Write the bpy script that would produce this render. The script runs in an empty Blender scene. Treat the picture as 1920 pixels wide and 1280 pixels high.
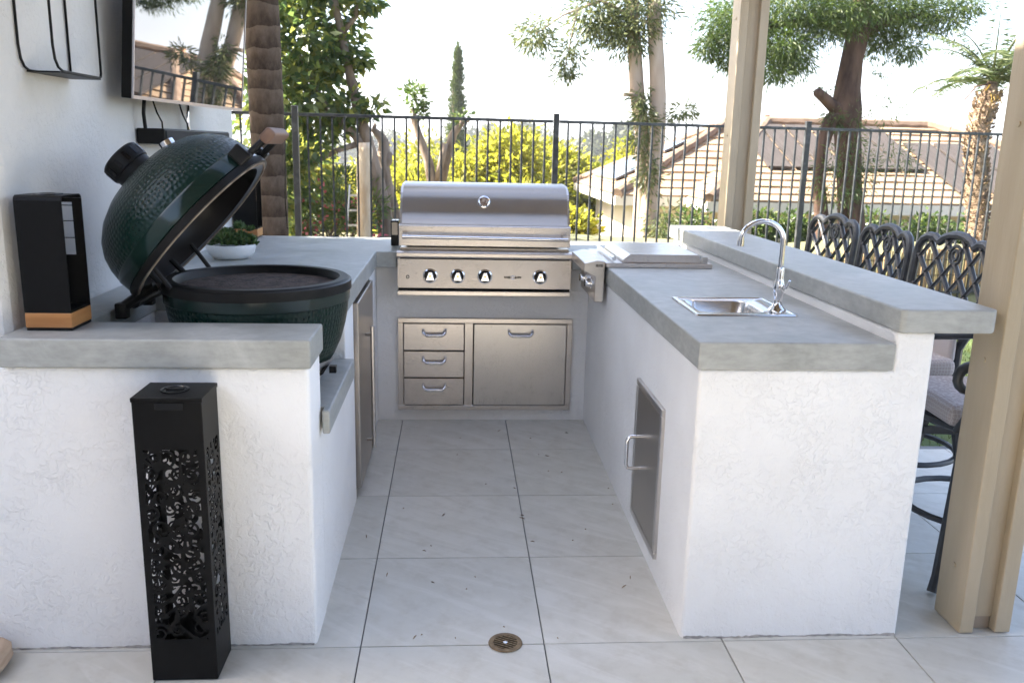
import bpy, bmesh, math, random
import numpy as np
from mathutils import Vector, Matrix
R = math.radians
random.seed(7); rng = np.random.default_rng(11)
scene = bpy.context.scene
COL = scene.collection

# ------------------------------------------------------------------ camera, sky, sun, exposure
def cam_axes(pitch, yaw, roll):
    cy, sy, cp, sp = math.cos(yaw), math.sin(yaw), math.cos(pitch), math.sin(pitch)
    fwd = Vector((sy*cp, cy*cp, -sp)); right = Vector((cy, -sy, 0)); up = right.cross(fwd)
    r2 = right*math.cos(roll) + up*math.sin(roll); u2 = up*math.cos(roll) - right*math.sin(roll)
    return r2, u2, fwd
cd = bpy.data.cameras.new('camera'); cam = bpy.data.objects.new('camera', cd); COL.objects.link(cam)
r_, u_, f_ = cam_axes(0.2231, 0.0685, 0.0221)
M = Matrix.Identity(4)
for i in range(3):
    M[i][0], M[i][1], M[i][2] = r_[i], u_[i], -f_[i]
M[2][3] = 1.6
cam.matrix_world = M
cd.sensor_width = 36; cd.lens = 36*1613.6/1920; cd.clip_end = 6000; cd.clip_start = 0.05
cd.dof.use_dof = True; cd.dof.focus_distance = 3.2; cd.dof.aperture_fstop = 5.6
scene.camera = cam

SUN_EL, SUN_DIR = R(45), Vector((-1, 0.13, 0)).normalized()      # the sun stands to the left, a little ahead
sun_vec = Vector((SUN_DIR.x*math.cos(SUN_EL), SUN_DIR.y*math.cos(SUN_EL), math.sin(SUN_EL)))
world = bpy.data.worlds.new('World'); scene.world = world; world.use_nodes = True
wn = world.node_tree.nodes; wl = world.node_tree.links
bg = wn['Background']; sky = wn.new('ShaderNodeTexSky'); sky.sky_type = 'NISHITA'; sky.sun_disc = False
sky.sun_elevation = SUN_EL; sky.sun_rotation = math.atan2(sun_vec.x, sun_vec.y)
sky.air_density = 0.8; sky.dust_density = 2.9; sky.ozone_density = 0.35; sky.altitude = 100
wl.new(sky.outputs[0], bg.inputs[0]); bg.inputs[1].default_value = 0.11
sl = bpy.data.lights.new('sun', 'SUN'); sl.energy = 5.0; sl.angle = R(0.53); sl.color = (1, 0.92, 0.80)
so = bpy.data.objects.new('sun', sl); COL.objects.link(so)
so.rotation_euler = (-sun_vec).to_track_quat('-Z', 'Y').to_euler(); so.location = (-20, 3, 20)
scene.view_settings.view_transform = 'Standard'; scene.view_settings.look = 'None'
scene.view_settings.exposure = 2.84; scene.view_settings.gamma = 1
scene.cycles.max_bounces = 8; scene.cycles.diffuse_bounces = 7; scene.cycles.glossy_bounces = 4
scene.cycles.transmission_bounces = 4; scene.cycles.transparent_max_bounces = 8
scene.cycles.sample_clamp_indirect = 8; scene.cycles.use_denoising = True

# ------------------------------------------------------------------ materials
def newmat(name):
    m = bpy.data.materials.new(name); m.use_nodes = True
    return m, m.node_tree.nodes, m.node_tree.links, m.node_tree.nodes['Principled BSDF']
def mapping(n, l, coord='Object', scale=(1, 1, 1), rot=(0, 0, 0)):
    tc = n.new('ShaderNodeTexCoord'); mp = n.new('ShaderNodeMapping')
    mp.inputs['Scale'].default_value = scale; mp.inputs['Rotation'].default_value = rot
    l.new(tc.outputs[coord], mp.inputs[0]); return mp.outputs[0]
def noise(n, l, vec, scale, detail=4, rough=0.5, dist=0):
    t = n.new('ShaderNodeTexNoise'); t.inputs['Scale'].default_value = scale; t.inputs['Detail'].default_value = detail
    t.inputs['Roughness'].default_value = rough; t.inputs['Distortion'].default_value = dist
    l.new(vec, t.inputs['Vector']); return t.outputs['Fac']
def ramp(n, l, fac, stops):
    r = n.new('ShaderNodeValToRGB'); e = r.color_ramp.elements
    while len(e) < len(stops): e.new(0.5)
    for i, (p, c) in enumerate(stops):
        e[i].position = p; e[i].color = (*c, 1) if len(c) == 3 else c
    l.new(fac, r.inputs[0]); return r.outputs[0]
def g(v): return (v, v, v)
def add_bump(n, l, b, height, strength=1.0, dist=0.004, prev=None):
    bp = n.new('ShaderNodeBump'); bp.inputs['Strength'].default_value = strength; bp.inputs['Distance'].default_value = dist
    l.new(height, bp.inputs['Height'])
    if prev is not None: l.new(prev, bp.inputs['Normal'])
    if b is not None: l.new(bp.outputs[0], b.inputs['Normal'])
    return bp.outputs[0]
def pmat(name, c1, c2=None, scale=8, rough=0.6, rough2=None, metal=0.0, bump=0.0, bscale=60, stretch=(1, 1, 1), coord='Object',
         detail=5, coat=0.0, lo=0.35, hi=0.65, spec=0.5):
    m, n, l, b = newmat(name)
    b.inputs['Metallic'].default_value = metal; b.inputs['Roughness'].default_value = rough
    b.inputs['Coat Weight'].default_value = coat; b.inputs['Coat Roughness'].default_value = 0.08
    b.inputs['Specular IOR Level'].default_value = spec
    if c2 is None: b.inputs['Base Color'].default_value = (*c1, 1)
    v = mapping(n, l, coord, stretch)
    if c2 is not None:
        f = noise(n, l, v, scale, detail); l.new(ramp(n, l, f, [(lo, c1), (hi, c2)]), b.inputs['Base Color'])
    if rough2 is not None:
        f2 = noise(n, l, v, scale*1.7, detail); l.new(ramp(n, l, f2, [(0.3, g(rough)), (0.7, g(rough2))]), b.inputs['Roughness'])
    if bump:
        add_bump(n, l, b, noise(n, l, v, bscale, 4), 1.0, bump)
    return m
def stucco_mat(name, c1, c2, amp=0.006):
    m, n, l, b = newmat(name); b.inputs['Roughness'].default_value = 0.85; b.inputs['Specular IOR Level'].default_value = 0.25
    v = mapping(n, l)
    big = noise(n, l, v, 2.2, 5, 0.6); l.new(ramp(n, l, big, [(0.3, c1), (0.7, c2)]), b.inputs['Base Color'])
    w1 = noise(n, l, v, 38, 5, 0.62, 0.5)                           # skip trowel: flat plates with short raised lips
    lips = ramp(n, l, w1, [(0.40, g(0)), (0.46, g(0.1)), (0.52, g(0.85)), (0.70, g(1))])
    fine = noise(n, l, v, 190, 3, 0.6); mid = noise(n, l, v, 60, 3, 0.5, 0.8)
    msk = ramp(n, l, noise(n, l, v, 5.5, 3), [(0.36, g(0.18)), (0.66, g(1))])
    mx = n.new('ShaderNodeMath'); mx.operation = 'MULTIPLY'; l.new(lips, mx.inputs[0]); l.new(msk, mx.inputs[1])
    a = n.new('ShaderNodeMath'); a.operation = 'MULTIPLY_ADD'; l.new(fine, a.inputs[0]); a.inputs[1].default_value = 0.22; l.new(mx.outputs[0], a.inputs[2])
    a2 = n.new('ShaderNodeMath'); a2.operation = 'MULTIPLY_ADD'; l.new(mid, a2.inputs[0]); a2.inputs[1].default_value = 0.5; l.new(a.outputs[0], a2.inputs[2])
    add_bump(n, l, b, a2.outputs[0], 0.57, amp)
    return m
def concrete_mat():
    m, n, l, b = newmat('grey_concrete'); v = mapping(n, l)
    n1 = noise(n, l, v, 3.4, 9, 0.68, 0.9); n2 = noise(n, l, mapping(n, l, 'Object', (3, 3, 9)), 6, 6, 0.6)
    c = ramp(n, l, n1, [(0.26, (0.25, 0.258, 0.242)), (0.44, (0.325, 0.332, 0.312)), (0.56, (0.375, 0.38, 0.36)), (0.76, (0.47, 0.475, 0.45))])
    c2 = ramp(n, l, n2, [(0.3, g(0.72)), (0.62, g(1.0))])
    mx = n.new('ShaderNodeMix'); mx.data_type = 'RGBA'; mx.blend_type = 'MULTIPLY'; mx.inputs[0].default_value = 0.65
    l.new(c, mx.inputs[6]); l.new(c2, mx.inputs[7]); l.new(mx.outputs[2], b.inputs['Base Color'])
    l.new(ramp(n, l, n1, [(0.3, g(0.36)), (0.7, g(0.55))]), b.inputs['Roughness'])
    pit = n.new('ShaderNodeTexVoronoi'); pit.inputs['Scale'].default_value = 38; l.new(v, pit.inputs['Vector']); pb = add_bump(n, l, None, ramp(n, l, pit.outputs['Distance'], [(0.05, g(0)), (0.11, g(1))]), 0.5, 0.0015)
    add_bump(n, l, b, noise(n, l, v, 45, 5), 0.45, 0.002, pb); return m
def tile_mat():
    m, n, l, b = newmat('porcelain_tile'); oi = n.new('ShaderNodeObjectInfo')
    tc = n.new('ShaderNodeTexCoord'); mp = n.new('ShaderNodeMapping'); mp.inputs['Scale'].default_value = (0.9, 5, 1); mr = n.new('ShaderNodeMapping'); mr.inputs['Rotation'].default_value = (0, 0, R(35))
    ad = n.new('ShaderNodeVectorMath'); ad.operation = 'ADD'; sc = n.new('ShaderNodeVectorMath'); sc.operation = 'SCALE'; sc.inputs['Scale'].default_value = 37
    cb = n.new('ShaderNodeCombineXYZ'); l.new(oi.outputs['Random'], cb.inputs[0]); l.new(oi.outputs['Random'], cb.inputs[1]); l.new(cb.outputs[0], sc.inputs[0])
    l.new(tc.outputs['Object'], ad.inputs[0]); l.new(sc.outputs[0], ad.inputs[1]); l.new(ad.outputs[0], mr.inputs[0]); l.new(mr.outputs[0], mp.inputs[0])
    ve = noise(n, l, mp.outputs[0], 2.3, 6, 0.6, 1.2)
    c = ramp(n, l, ve, [(0.25, (0.53, 0.515, 0.465)), (0.48, (0.555, 0.54, 0.49)), (0.60, (0.60, 0.585, 0.54)), (0.75, (0.545, 0.53, 0.48))])
    dirt = noise(n, l, tc.outputs['Object'], 9, 6, 0.65); d2 = ramp(n, l, dirt, [(0.28, (0.84, 0.82, 0.79)), (0.5, g(0.97)), (0.7, g(1))])
    mx = n.new('ShaderNodeMix'); mx.data_type = 'RGBA'; mx.blend_type = 'MULTIPLY'; mx.inputs[0].default_value = 1
    l.new(c, mx.inputs[6]); l.new(d2, mx.inputs[7]); m2 = n.new('ShaderNodeMix'); m2.data_type = 'RGBA'; m2.blend_type = 'MULTIPLY'; m2.inputs[0].default_value = 1
    l.new(mx.outputs[2], m2.inputs[6]); l.new(ramp(n, l, oi.outputs['Random'], [(0, (0.93, 0.93, 0.92)), (0.5, g(0.98)), (1, (1.02, 1.01, 0.99))]), m2.inputs[7]); l.new(m2.outputs[2], b.inputs['Base Color'])
    l.new(ramp(n, l, dirt, [(0.3, g(0.42)), (0.7, g(0.30))]), b.inputs['Roughness'])
    add_bump(n, l, b, noise(n, l, tc.outputs['Object'], 120, 4), 0.15, 0.0006); return m
def steel_mat(name, stretch, col=(0.60, 0.575, 0.55), rough=0.27, amp=0):
    m, n, l, b = newmat(name); b.inputs['Metallic'].default_value = 1.0
    nz = noise(n, l, mapping(n, l, 'Object', stretch), 60, 3, 0.6); sm = noise(n, l, mapping(n, l), 5, 6, 0.65)
    l.new(ramp(n, l, sm, [(0.3, tuple(k*0.965 for k in col)), (0.65, col)]), b.inputs['Base Color'])
    a = n.new('ShaderNodeMath'); a.operation = 'MULTIPLY_ADD'; a.inputs[1].default_value = 0.10; l.new(nz, a.inputs[0])
    l.new(ramp(n, l, sm, [(0.3, g(rough-0.045)), (0.7, g(rough-0.025))]), a.inputs[2]); l.new(a.outputs[0], b.inputs['Roughness']); return m
def leaf_mat(name, cols, trans=0.35, rough=0.5):
    m, n, l, b = newmat(name); geo = n.new('ShaderNodeNewGeometry')
    c = ramp(n, l, geo.outputs['Random Per Island'], [(i/(len(cols)-1), k) for i, k in enumerate(cols)])
    l.new(c, b.inputs['Base Color']); b.inputs['Roughness'].default_value = rough
    tr = n.new('ShaderNodeBsdfTranslucent'); mx = n.new('ShaderNodeMixShader'); mx.inputs[0].default_value = trans
    hs = n.new('ShaderNodeHueSaturation'); hs.inputs['Value'].default_value = 1.9; hs.inputs['Hue'].default_value = 0.497; l.new(c, hs.inputs['Color']); l.new(hs.outputs[0], tr.inputs[0])
    l.new(b.outputs[0], mx.inputs[1]); l.new(tr.outputs[0], mx.inputs[2]); l.new(mx.outputs[0], n['Material Output'].inputs[0]); return m
def bark_mat(name, c1, c2, scale=9, bump=0.02, stretch=(1, 1, 0.3)):
    return pmat(name, c1, c2, scale, 0.9, bump=bump, bscale=scale*3, stretch=stretch, spec=0.2)

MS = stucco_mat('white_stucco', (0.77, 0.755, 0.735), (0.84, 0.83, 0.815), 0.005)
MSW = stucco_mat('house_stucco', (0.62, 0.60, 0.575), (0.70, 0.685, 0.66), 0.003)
MC = concrete_mat(); MT = tile_mat()
MGROUT = pmat('grey_grout', (0.12, 0.125, 0.13), (0.21, 0.21, 0.205), 6, 0.9)
STEEL_H = steel_mat('brushed_steel_horizontal', (0.6, 30, 30), (0.64, 0.59, 0.55)); STEEL_V = steel_mat('brushed_steel_vertical', (30, 30, 0.6), (0.60, 0.57, 0.54))
STEEL_D = steel_mat('brushed_steel_darkened', (0.6, 30, 30), (0.40, 0.36, 0.32), 0.28, 0.00003)  # darkened copy: hood and fridge door reflections put into the base colour
CHROME = pmat('chrome', (0.78, 0.78, 0.80), rough=0.07, metal=1.0)
GLOSSK = pmat('gloss_black', (0.004, 0.004, 0.0045), rough=0.2, spec=0.3)
BLACK = pmat('black_powder_coat', (0.0028, 0.0028, 0.003), (0.0045, 0.0045, 0.0048), 40, 0.42, bump=0.0003, bscale=600, spec=0.12)
BLACKM = pmat('matt_black_iron', (0.004, 0.004, 0.004), (0.008, 0.0075, 0.0072), 30, 0.42, bump=0.0006, bscale=160, spec=0.2)
GAP_SHADE = pmat('gap_shade_black', (0.004, 0.004, 0.004), rough=0.8, spec=0.1)  # near-black, paints in the shade inside slots, recesses and openings
WOODH = pmat('honey_wood', (0.36, 0.15, 0.042), (0.48, 0.225, 0.075), 5, 0.45, stretch=(1, 1, 8), bump=0.0005, bscale=40)
POST = pmat('taupe_paint', (0.385, 0.31, 0.205), (0.435, 0.355, 0.245), 3, 0.5, bump=0.0012, bscale=25, stretch=(4, 4, 0.6))
WHITEC = pmat('white_ceramic', (0.78, 0.78, 0.77), rough=0.3)
FENCEM = pmat('weathered_black_paint', (0.022, 0.024, 0.027), (0.09, 0.095, 0.10), 14, 0.42, lo=0.5, hi=0.78)
STOOLM = pmat('dark_cast_aluminium', (0.024, 0.026, 0.029), (0.042, 0.044, 0.048), 20, 0.45, bump=0.0006, bscale=120)

# ------------------------------------------------------------------ builders
class MB:
    """collects shapes in world (or local) coordinates; build() links them as one mesh object"""
    def __init__(s): s.v = []; s.f = []; s.sm = []
    def add(s, vs, fs, smooth=False):
        o = len(s.v); s.v += [tuple(v) for v in vs]; s.f += [tuple(i+o for i in f) for f in fs]; s.sm += [smooth]*len(fs); return s
    def bm(s, bm, smooth=False):
        bm.verts.ensure_lookup_table(); bm.verts.index_update()
        s.add([v.co[:] for v in bm.verts], [[v.index for v in f.verts] for f in bm.faces], smooth); bm.free(); return s
    def box(s, x0, x1, y0, y1, z0, z1, bev=0.0, seg=2, mat=None):
        bm = bmesh.new(); bmesh.ops.create_cube(bm, size=1)
        for v in bm.verts: v.co = Vector(((x0+x1)/2+v.co.x*(x1-x0), (y0+y1)/2+v.co.y*(y1-y0), (z0+z1)/2+v.co.z*(z1-z0)))
        if bev: bmesh.ops.bevel(bm, geom=list(bm.edges), offset=bev, segments=seg, profile=0.5, affect='EDGES')
        if mat is not None: bm.transform(mat)
        return s.bm(bm)
    def prism(s, poly, z0, z1, bev=0.0, seg=2, axis='z'):
        bm = bmesh.new(); vs = [bm.verts.new((p[0], p[1], z0)) for p in poly]; f = bm.faces.new(vs)
        r = bmesh.ops.extrude_face_region(bm, geom=[f])
        for e in r['geom']:
            if isinstance(e, bmesh.types.BMVert): e.co.z = z1
        bmesh.ops.recalc_face_normals(bm, faces=list(bm.faces))
        if bev: bmesh.ops.bevel(bm, geom=list(bm.edges), offset=bev, segments=seg, profile=0.5, affect='EDGES')
        if axis == 'x':                                            # poly given in (y, z), extruded along x
            for v in bm.verts: v.co = Vector((v.co.z, v.co.x, v.co.y))
        elif axis == 'y':                                          # poly in (x, z), extruded along y
            for v in bm.verts: v.co = Vector((v.co.x, v.co.z, v.co.y))
        bmesh.ops.recalc_face_normals(bm, faces=list(bm.faces))
        return s.bm(bm)
    def tube(s, path, rad, seg=10, caps=True, flat=None, jit=0.0):
        path = [Vector(p) for p in path]; n = len(path)
        rad = rad if isinstance(rad, (list, tuple)) else [rad]*n
        vs = []; up = Vector((0, 0, 1)); prevx = None
        for i, p in enumerate(path):
            t = (path[min(i+1, n-1)] - path[max(i-1, 0)]).normalized()
            if prevx is None:
                a = up if abs(t.z) < 0.95 else Vector((1, 0, 0)); x = t.cross(a).normalized()
            else: x = (prevx - t*prevx.dot(t)).normalized()
            prevx = x; y = t.cross(x)
            for k in range(seg):
                a = 2*math.pi*k/seg; rr = rad[i]*(1+(random.uniform(-jit, jit) if jit else 0))
                vs.append(p + x*math.cos(a)*rr + y*math.sin(a)*rr*(flat or 1))
        fs = [(i*seg+k, i*seg+(k+1) % seg, (i+1)*seg+(k+1) % seg, (i+1)*seg+k) for i in range(n-1) for k in range(seg)]
        if caps: fs += [tuple(reversed(range(seg))), tuple(range((n-1)*seg, n*seg))]
        return s.add(vs, fs, True)
    def lathe(s, prof, c=(0, 0, 0), seg=48, mat=None, a0=0, a1=360):
        full = abs(a1-a0) >= 359.9; ns = seg if full else seg+1; vs = []
        for (r, z) in prof:
            for k in range(ns):
                a = R(a0 + (a1-a0)*k/seg); v = Vector((r*math.cos(a), r*math.sin(a), z))
                if mat is not None: v = mat @ v
                vs.append(v + Vector(c))
        fs = []
        for i in range(len(prof)-1):
            for k in range(seg):
                k2 = (k+1) % ns if full else k+1
                fs.append((i*ns+k, i*ns+k2, (i+1)*ns+k2, (i+1)*ns+k))
        return s.add(vs, fs, True)
    def disc(s, c, r, axis='z', seg=24, h=0.004):
        c = Vector(c); d = {'x': Vector((1, 0, 0)), 'y': Vector((0, 1, 0)), 'z': Vector((0, 0, 1))}[axis]
        return s.tube([c-d*h/2, c+d*h/2], r, seg)
    def build(s, name, mat, parent=None, loc=None, auto=40):
        me = bpy.data.meshes.new(name)
        off = Vector((0, 0, 0))
        if parent is not None and parent.get('_w'): off = Vector(parent['_w'])
        if loc is not None: off = Vector(loc)
        me.from_pydata([tuple(Vector(v)-off) for v in s.v], [], s.f)
        me.polygons.foreach_set('use_smooth', s.sm)
        me.validate(); me.update()
        if any(s.sm): me.set_sharp_from_angle(angle=R(auto))
        if mat is not None: me.materials.append(mat)
        o = bpy.data.objects.new(name, me); COL.objects.link(o)
        if parent is not None:
            o.parent = parent
            if parent.get('_w') is not None: o['_w'] = tuple(off)
        elif loc is not None: o.location = off; o['_w'] = tuple(off)
        else: o['_w'] = (0.0, 0.0, 0.0)
        return o
def thing(name, label, cat, loc=(0, 0, 0), group=None):
    o = bpy.data.objects.new(name, None); o.empty_display_size = 0.1; COL.objects.link(o); o.location = loc
    o['_w'] = tuple(float(k) for k in loc); return tag(o, label, cat, group)
def tag(o, label=None, cat=None, group=None, kind=None):
    if label: o['label'] = label
    if cat: o['category'] = cat
    if group: o['group'] = group
    if kind: o['kind'] = kind
    return o
def sub(o, parent):                                               # make a built world-space mesh a child of another part
    o.parent = parent; return o
def copy_tree(o, parent=None):
    c = o.copy(); COL.objects.link(c); c.parent = parent
    for ch in list(o.children): copy_tree(ch, c)
    return c
def boxobj(name, mat, parent, *a, **k): return MB().box(*a, **k).build(name, mat, parent)
def boolean(obj, cutter):
    md = obj.modifiers.new('b', 'BOOLEAN'); md.object = cutter; md.operation = 'DIFFERENCE'; md.solver = 'EXACT'
    dg = bpy.context.evaluated_depsgraph_get(); ev = obj.evaluated_get(dg); me = bpy.data.meshes.new_from_object(ev)
    obj.modifiers.clear(); old = obj.data; obj.data = me; bpy.data.meshes.remove(old)
def zf(y): return 0.0126*(y-2.6)                                   # the patio falls gently towards the drain

# ------------------------------------------------------------------ ground and patio
def terrain():
    xs = np.concatenate([np.linspace(-1750, -120, 16), np.linspace(-90, -14, 12), np.linspace(-12, 26, 32), np.linspace(32, 120, 12), np.linspace(180, 1750, 14)])
    ys = np.concatenate([np.linspace(-55, -12, 6), np.linspace(-8, 8, 10), np.linspace(8.9, 22, 26), np.linspace(25, 100, 16), np.linspace(130, 2550, 26)])
    kx = [-100, 8.85, 9.05, 11.0, 13.4, 22, 40, 90, 250, 450, 900, 1500, 2200, 3000]
    kz = [-0.12, -0.12, 0.50, 0.46, -1.9, -2.3, -5, -14, -30, -28, -12, 2, 10, 10]
    vs = []
    for y in ys:
        for x in xs:
            z = float(np.interp(y, kx, kz))
            if y > 60: z += (min(1, (y-60)/500))*(9*math.sin(x*0.0061+1.3)+6*math.sin(x*0.013+y*0.004)+4*math.sin(x*0.031))*min(1.6, y/900)
            elif y > 9: z += 0.06*math.sin(x*1.7+y)+0.05*math.sin(y*2.3)
            vs.append((x, y, z))
    nx = len(xs); fs = [(j*nx+i, j*nx+i+1, (j+1)*nx+i+1, (j+1)*nx+i) for j in range(len(ys)-1) for i in range(nx-1)]
    m = MB(); m.add(vs, fs, True)
    mt = pmat('dry_hillside_earth', (0.16, 0.12, 0.07), (0.12, 0.13, 0.05), 0.25, 0.95, bump=0.03, bscale=8)
    return tag(m.build('ground', mt, auto=180), kind='structure')
terrain()
LAWN = pmat('lawn_green', (0.04, 0.075, 0.015), (0.09, 0.11, 0.03), 3, 0.9)
tag(MB().box(1.95, 14, 4.42, 8.8, -0.14, -0.012).build('lawn', LAWN), kind='structure')

t_ = 0.601; SLOPE = math.atan(0.0126)
floor = MB().box(-9, 6.2, -9, 4.40, -0.15, -0.006).box(-9, 1.94, 4.401, 5.62, -0.15, -0.006).build('patio_floor', MGROUT, None, loc=(0, 0, 0))
floor.location = (0, 2.6, 0); floor.rotation_euler = (SLOPE, 0, 0)
for v in floor.data.vertices: v.co.y -= 2.6
tag(floor, kind='structure')
tm = MB().box(-0.2983, 0.2983, -0.2983, 0.2983, -0.012, 0, bev=0.0012, seg=1)
tile0 = tm.build('floor_tile', MT, None); me_tile = tile0.data; bpy.data.objects.remove(tile0)
for j in range(-8, 5):
    for i in range(-7, 10):
        cx, cyy = -0.298 + (i+0.5)*t_, 2.54 + (j+0.5)*t_ - 2.6
        if cyy + 2.6 > 4.5 and cx > 1.7: continue
        if cx < -2.0 and cyy > 0.5: continue
        o = bpy.data.objects.new('floor_tile', me_tile); COL.objects.link(o); o.parent = floor
        o.location = (cx, cyy, random.uniform(-0.0004, 0.0004)); o.rotation_euler = (0, 0, random.choice((0, math.pi)))

# ------------------------------------------------------------------ our own house (left), shading the patio
ROOFM = pmat('clay_grey_roof_tile', (0.26, 0.19, 0.14), (0.36, 0.28, 0.21), 2.5, 0.85, bump=0.01, bscale=12)
hs = thing('house_wall', 'white stucco house wall behind the television and the counter', 'wall', (-3, 4, 0))
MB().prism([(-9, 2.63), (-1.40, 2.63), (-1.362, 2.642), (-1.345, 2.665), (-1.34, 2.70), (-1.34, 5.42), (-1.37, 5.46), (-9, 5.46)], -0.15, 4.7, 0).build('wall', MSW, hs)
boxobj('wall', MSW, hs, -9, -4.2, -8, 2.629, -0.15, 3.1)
MB().prism([(-9.2, 3.1), (-3.9, 3.1), (-6.6, 4.9)], -8.3, 5.6, axis='y').build('roof', ROOFM, hs)
MB().prism([(-9.3, 4.702), (-1.0, 4.702), (-5.2, 6.2)], 2.3, 5.5, axis='y').build('roof', ROOFM, hs); boxobj('wall', MSW, hs, -4.19, 6.5, -6.4, -6.0, -0.15, 3.1)
for x in (-3.2, -0.6, 2.2): w_ = boxobj('window', POST, hs, x, x+1.9, -5.999, -5.95, 0.1, 2.2); boxobj('pane', pmat('house_glass', (0.02, 0.022, 0.025), rough=0.06), w_, x+0.08, x+1.82, -5.949, -5.94, 0.18, 2.12)

pc = thing('patio_cover', 'taupe painted patio cover with paired board posts beside the bar', 'patio cover', (1.8, 4, 0))
def post(y0):
    d = 0.16
    for (xa, xb) in ((1.735, 1.785), (1.862, 1.917)):
        m = MB().box(xa, xb, y0, y0+d, zf(y0)+0.004, 2.78, bev=0.004)
        b = m.build('post_board', POST, pc)
        for zz in (0.22, 0.95, 1.7, 2.4): MB().disc((xa-0.001, y0+d*0.5, zz), 0.009, 'x', 12, 0.006).build('bolt_head', POST, b)
    boxobj('post_core', POST, pc, 1.7851, 1.8619, y0+0.03, y0+d-0.03, 0.05, 2.78)
    boxobj('post_foot', pmat('bracket_paint', (0.3, 0.24, 0.18), rough=0.5), pc, 1.787, 1.860, y0+0.034, y0+d-0.034, zf(y0)+0.003, 0.047)
post(2.555); post(5.49)
for x0 in (1.70, 1.918): boxobj('beam', POST, pc, x0, x0+0.034, -2.2, 5.9, 2.60, 2.80, bev=0.004)
for k in range(17): boxobj('rafter', POST, pc, -1.33, 2.4, -5.8+k*0.70, -5.755+k*0.70, 2.801, 2.95)
CEIL = pmat('brown_ceiling_board', (0.10, 0.072, 0.05), (0.14, 0.10, 0.07), 4, 0.7, stretch=(1, 8, 1))
boxobj('roof_panel', CEIL, pc, -1.335, 2.45, 2.35, 2.8, 2.951, 3.0); boxobj('roof_panel', CEIL, pc, -1.335, 2.45, -5.9, 2.349, 2.951, 3.0)

gw = thing('added_rear_wall', 'unseen tan wall added behind the viewer for reflections', 'wall', (0, -9, 0)); boxobj('wall', pmat('tan_stucco', (0.42, 0.34, 0.26), rough=0.9), gw, -4, 12, -9.4, -9.1, -0.1, 1.9)  # unseen wall, added only for the grill steel to reflect

# ------------------------------------------------------------------ the masonry: left island, back counter, bar peninsula
ZB, ZT = 0.933, 1.022
li = thing('counter_island', 'white stucco island with grey concrete top that holds the green egg grill', 'kitchen island', (-0.9, 3.6, 0))
boxobj('stucco_wall', MS, li, -1.62, -0.44, 2.56, 2.775, -0.01, ZB-0.001, bev=0.014, seg=3)
boxobj('stucco_wall', MS, li, -1.34, -0.442, 2.7755, 3.429, -0.01, 0.664)
boxobj('stucco_wall', MS, li, -1.3395, -1.185, 2.776, 3.429, 0.6645, ZB-0.001)
boxobj('stucco_wall', MS, li, -1.3395, -0.4405, 3.43, 3.715, -0.01, ZB-0.001, bev=0.006)
boxobj('stucco_wall', MS, li, -1.3395, -0.95, 3.716, 4.449, -0.01, ZB-0.001)
boxobj('stucco_wall', MS, li, -1.3395, -0.4408, 4.45, 5.42, -0.01, ZB-0.001)
MB().prism([(-1.335, 2.535), (-0.43, 2.535), (-0.43, 2.787), (-1.178, 2.787), (-1.178, 3.432), (-0.43, 3.432), (-0.43, 4.735), (-0.319, 4.735), (-0.319, 5.47), (-1.337, 5.47)],
           ZB, ZT, 0.006, 2).build('countertop', MC, li)
MB().prism([(-1.18, 2.778), (-0.43, 2.778), (-0.43, 2.72), (-0.405, 2.72), (-0.405, 3.428), (-1.18, 3.428)], 0.665, 0.745, 0.006, 2).build('ledge', MC, li)

bk = thing('back_counter', 'white stucco counter wall under the steel grill at the far end', 'kitchen counter', (0.17, 5.1, 0))
boxobj('stucco_wall', MS, bk, -0.4395, 0.764, 4.838, 5.42, -0.01, 0.80)
boxobj('stucco_wall', MS, bk, -0.4395, -0.321, 4.8385, 5.42, 0.8005, ZB-0.001)
boxobj('stucco_wall', MS, bk, 0.652, 0.764, 4.8385, 5.42, 0.8005, ZB-0.001)
boxobj('countertop', MC, bk, -0.3185, 0.6485, 5.235, 5.47, ZB, ZT, bev=0.005)

pn = thing('bar_peninsula', 'white stucco peninsula with grey concrete counter and raised bar top', 'bar counter', (1.2, 4, 0))
pw = MB().prism([(0.765, -0.012), (1.517, -0.012), (1.517, 1.056), (1.388, 1.056), (1.388, ZB-0.001), (0.765, ZB-0.001)], 2.562, 5.419, 0.012, 3, 'y').build('stucco_wall', MS, pn)
ptop = MB().prism([(0.757, 2.55), (1.3865, 2.55), (1.3865, 5.42), (0.649, 5.42), (0.649, 4.735), (0.757, 4.735)], ZB, ZT, 0.006, 2).build('countertop', MC, pn)
MB().prism([(1.385, 2.545), (1.40, 2.538), (1.685, 2.54), (1.705, 2.56), (1.71, 5.41), (1.36, 5.42)], 1.0565, 1.132, 0.006, 2).build('bar_top', MC, pn)
# opening for the sink
cut = MB().prism([(0.905, 3.02), (1.135, 3.02), (1.155, 3.04), (1.155, 3.285), (1.135, 3.305), (0.905, 3.305), (0.885, 3.285), (0.885, 3.04)], 0.84, 1.1).build('cutter', None)
bpy.context.view_layer.update()
for o in (ptop, pw):
    cut.location = Vector((0, 0, 0)); bpy.context.view_layer.update(); boolean(o, cut)
bpy.data.objects.remove(cut)

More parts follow.
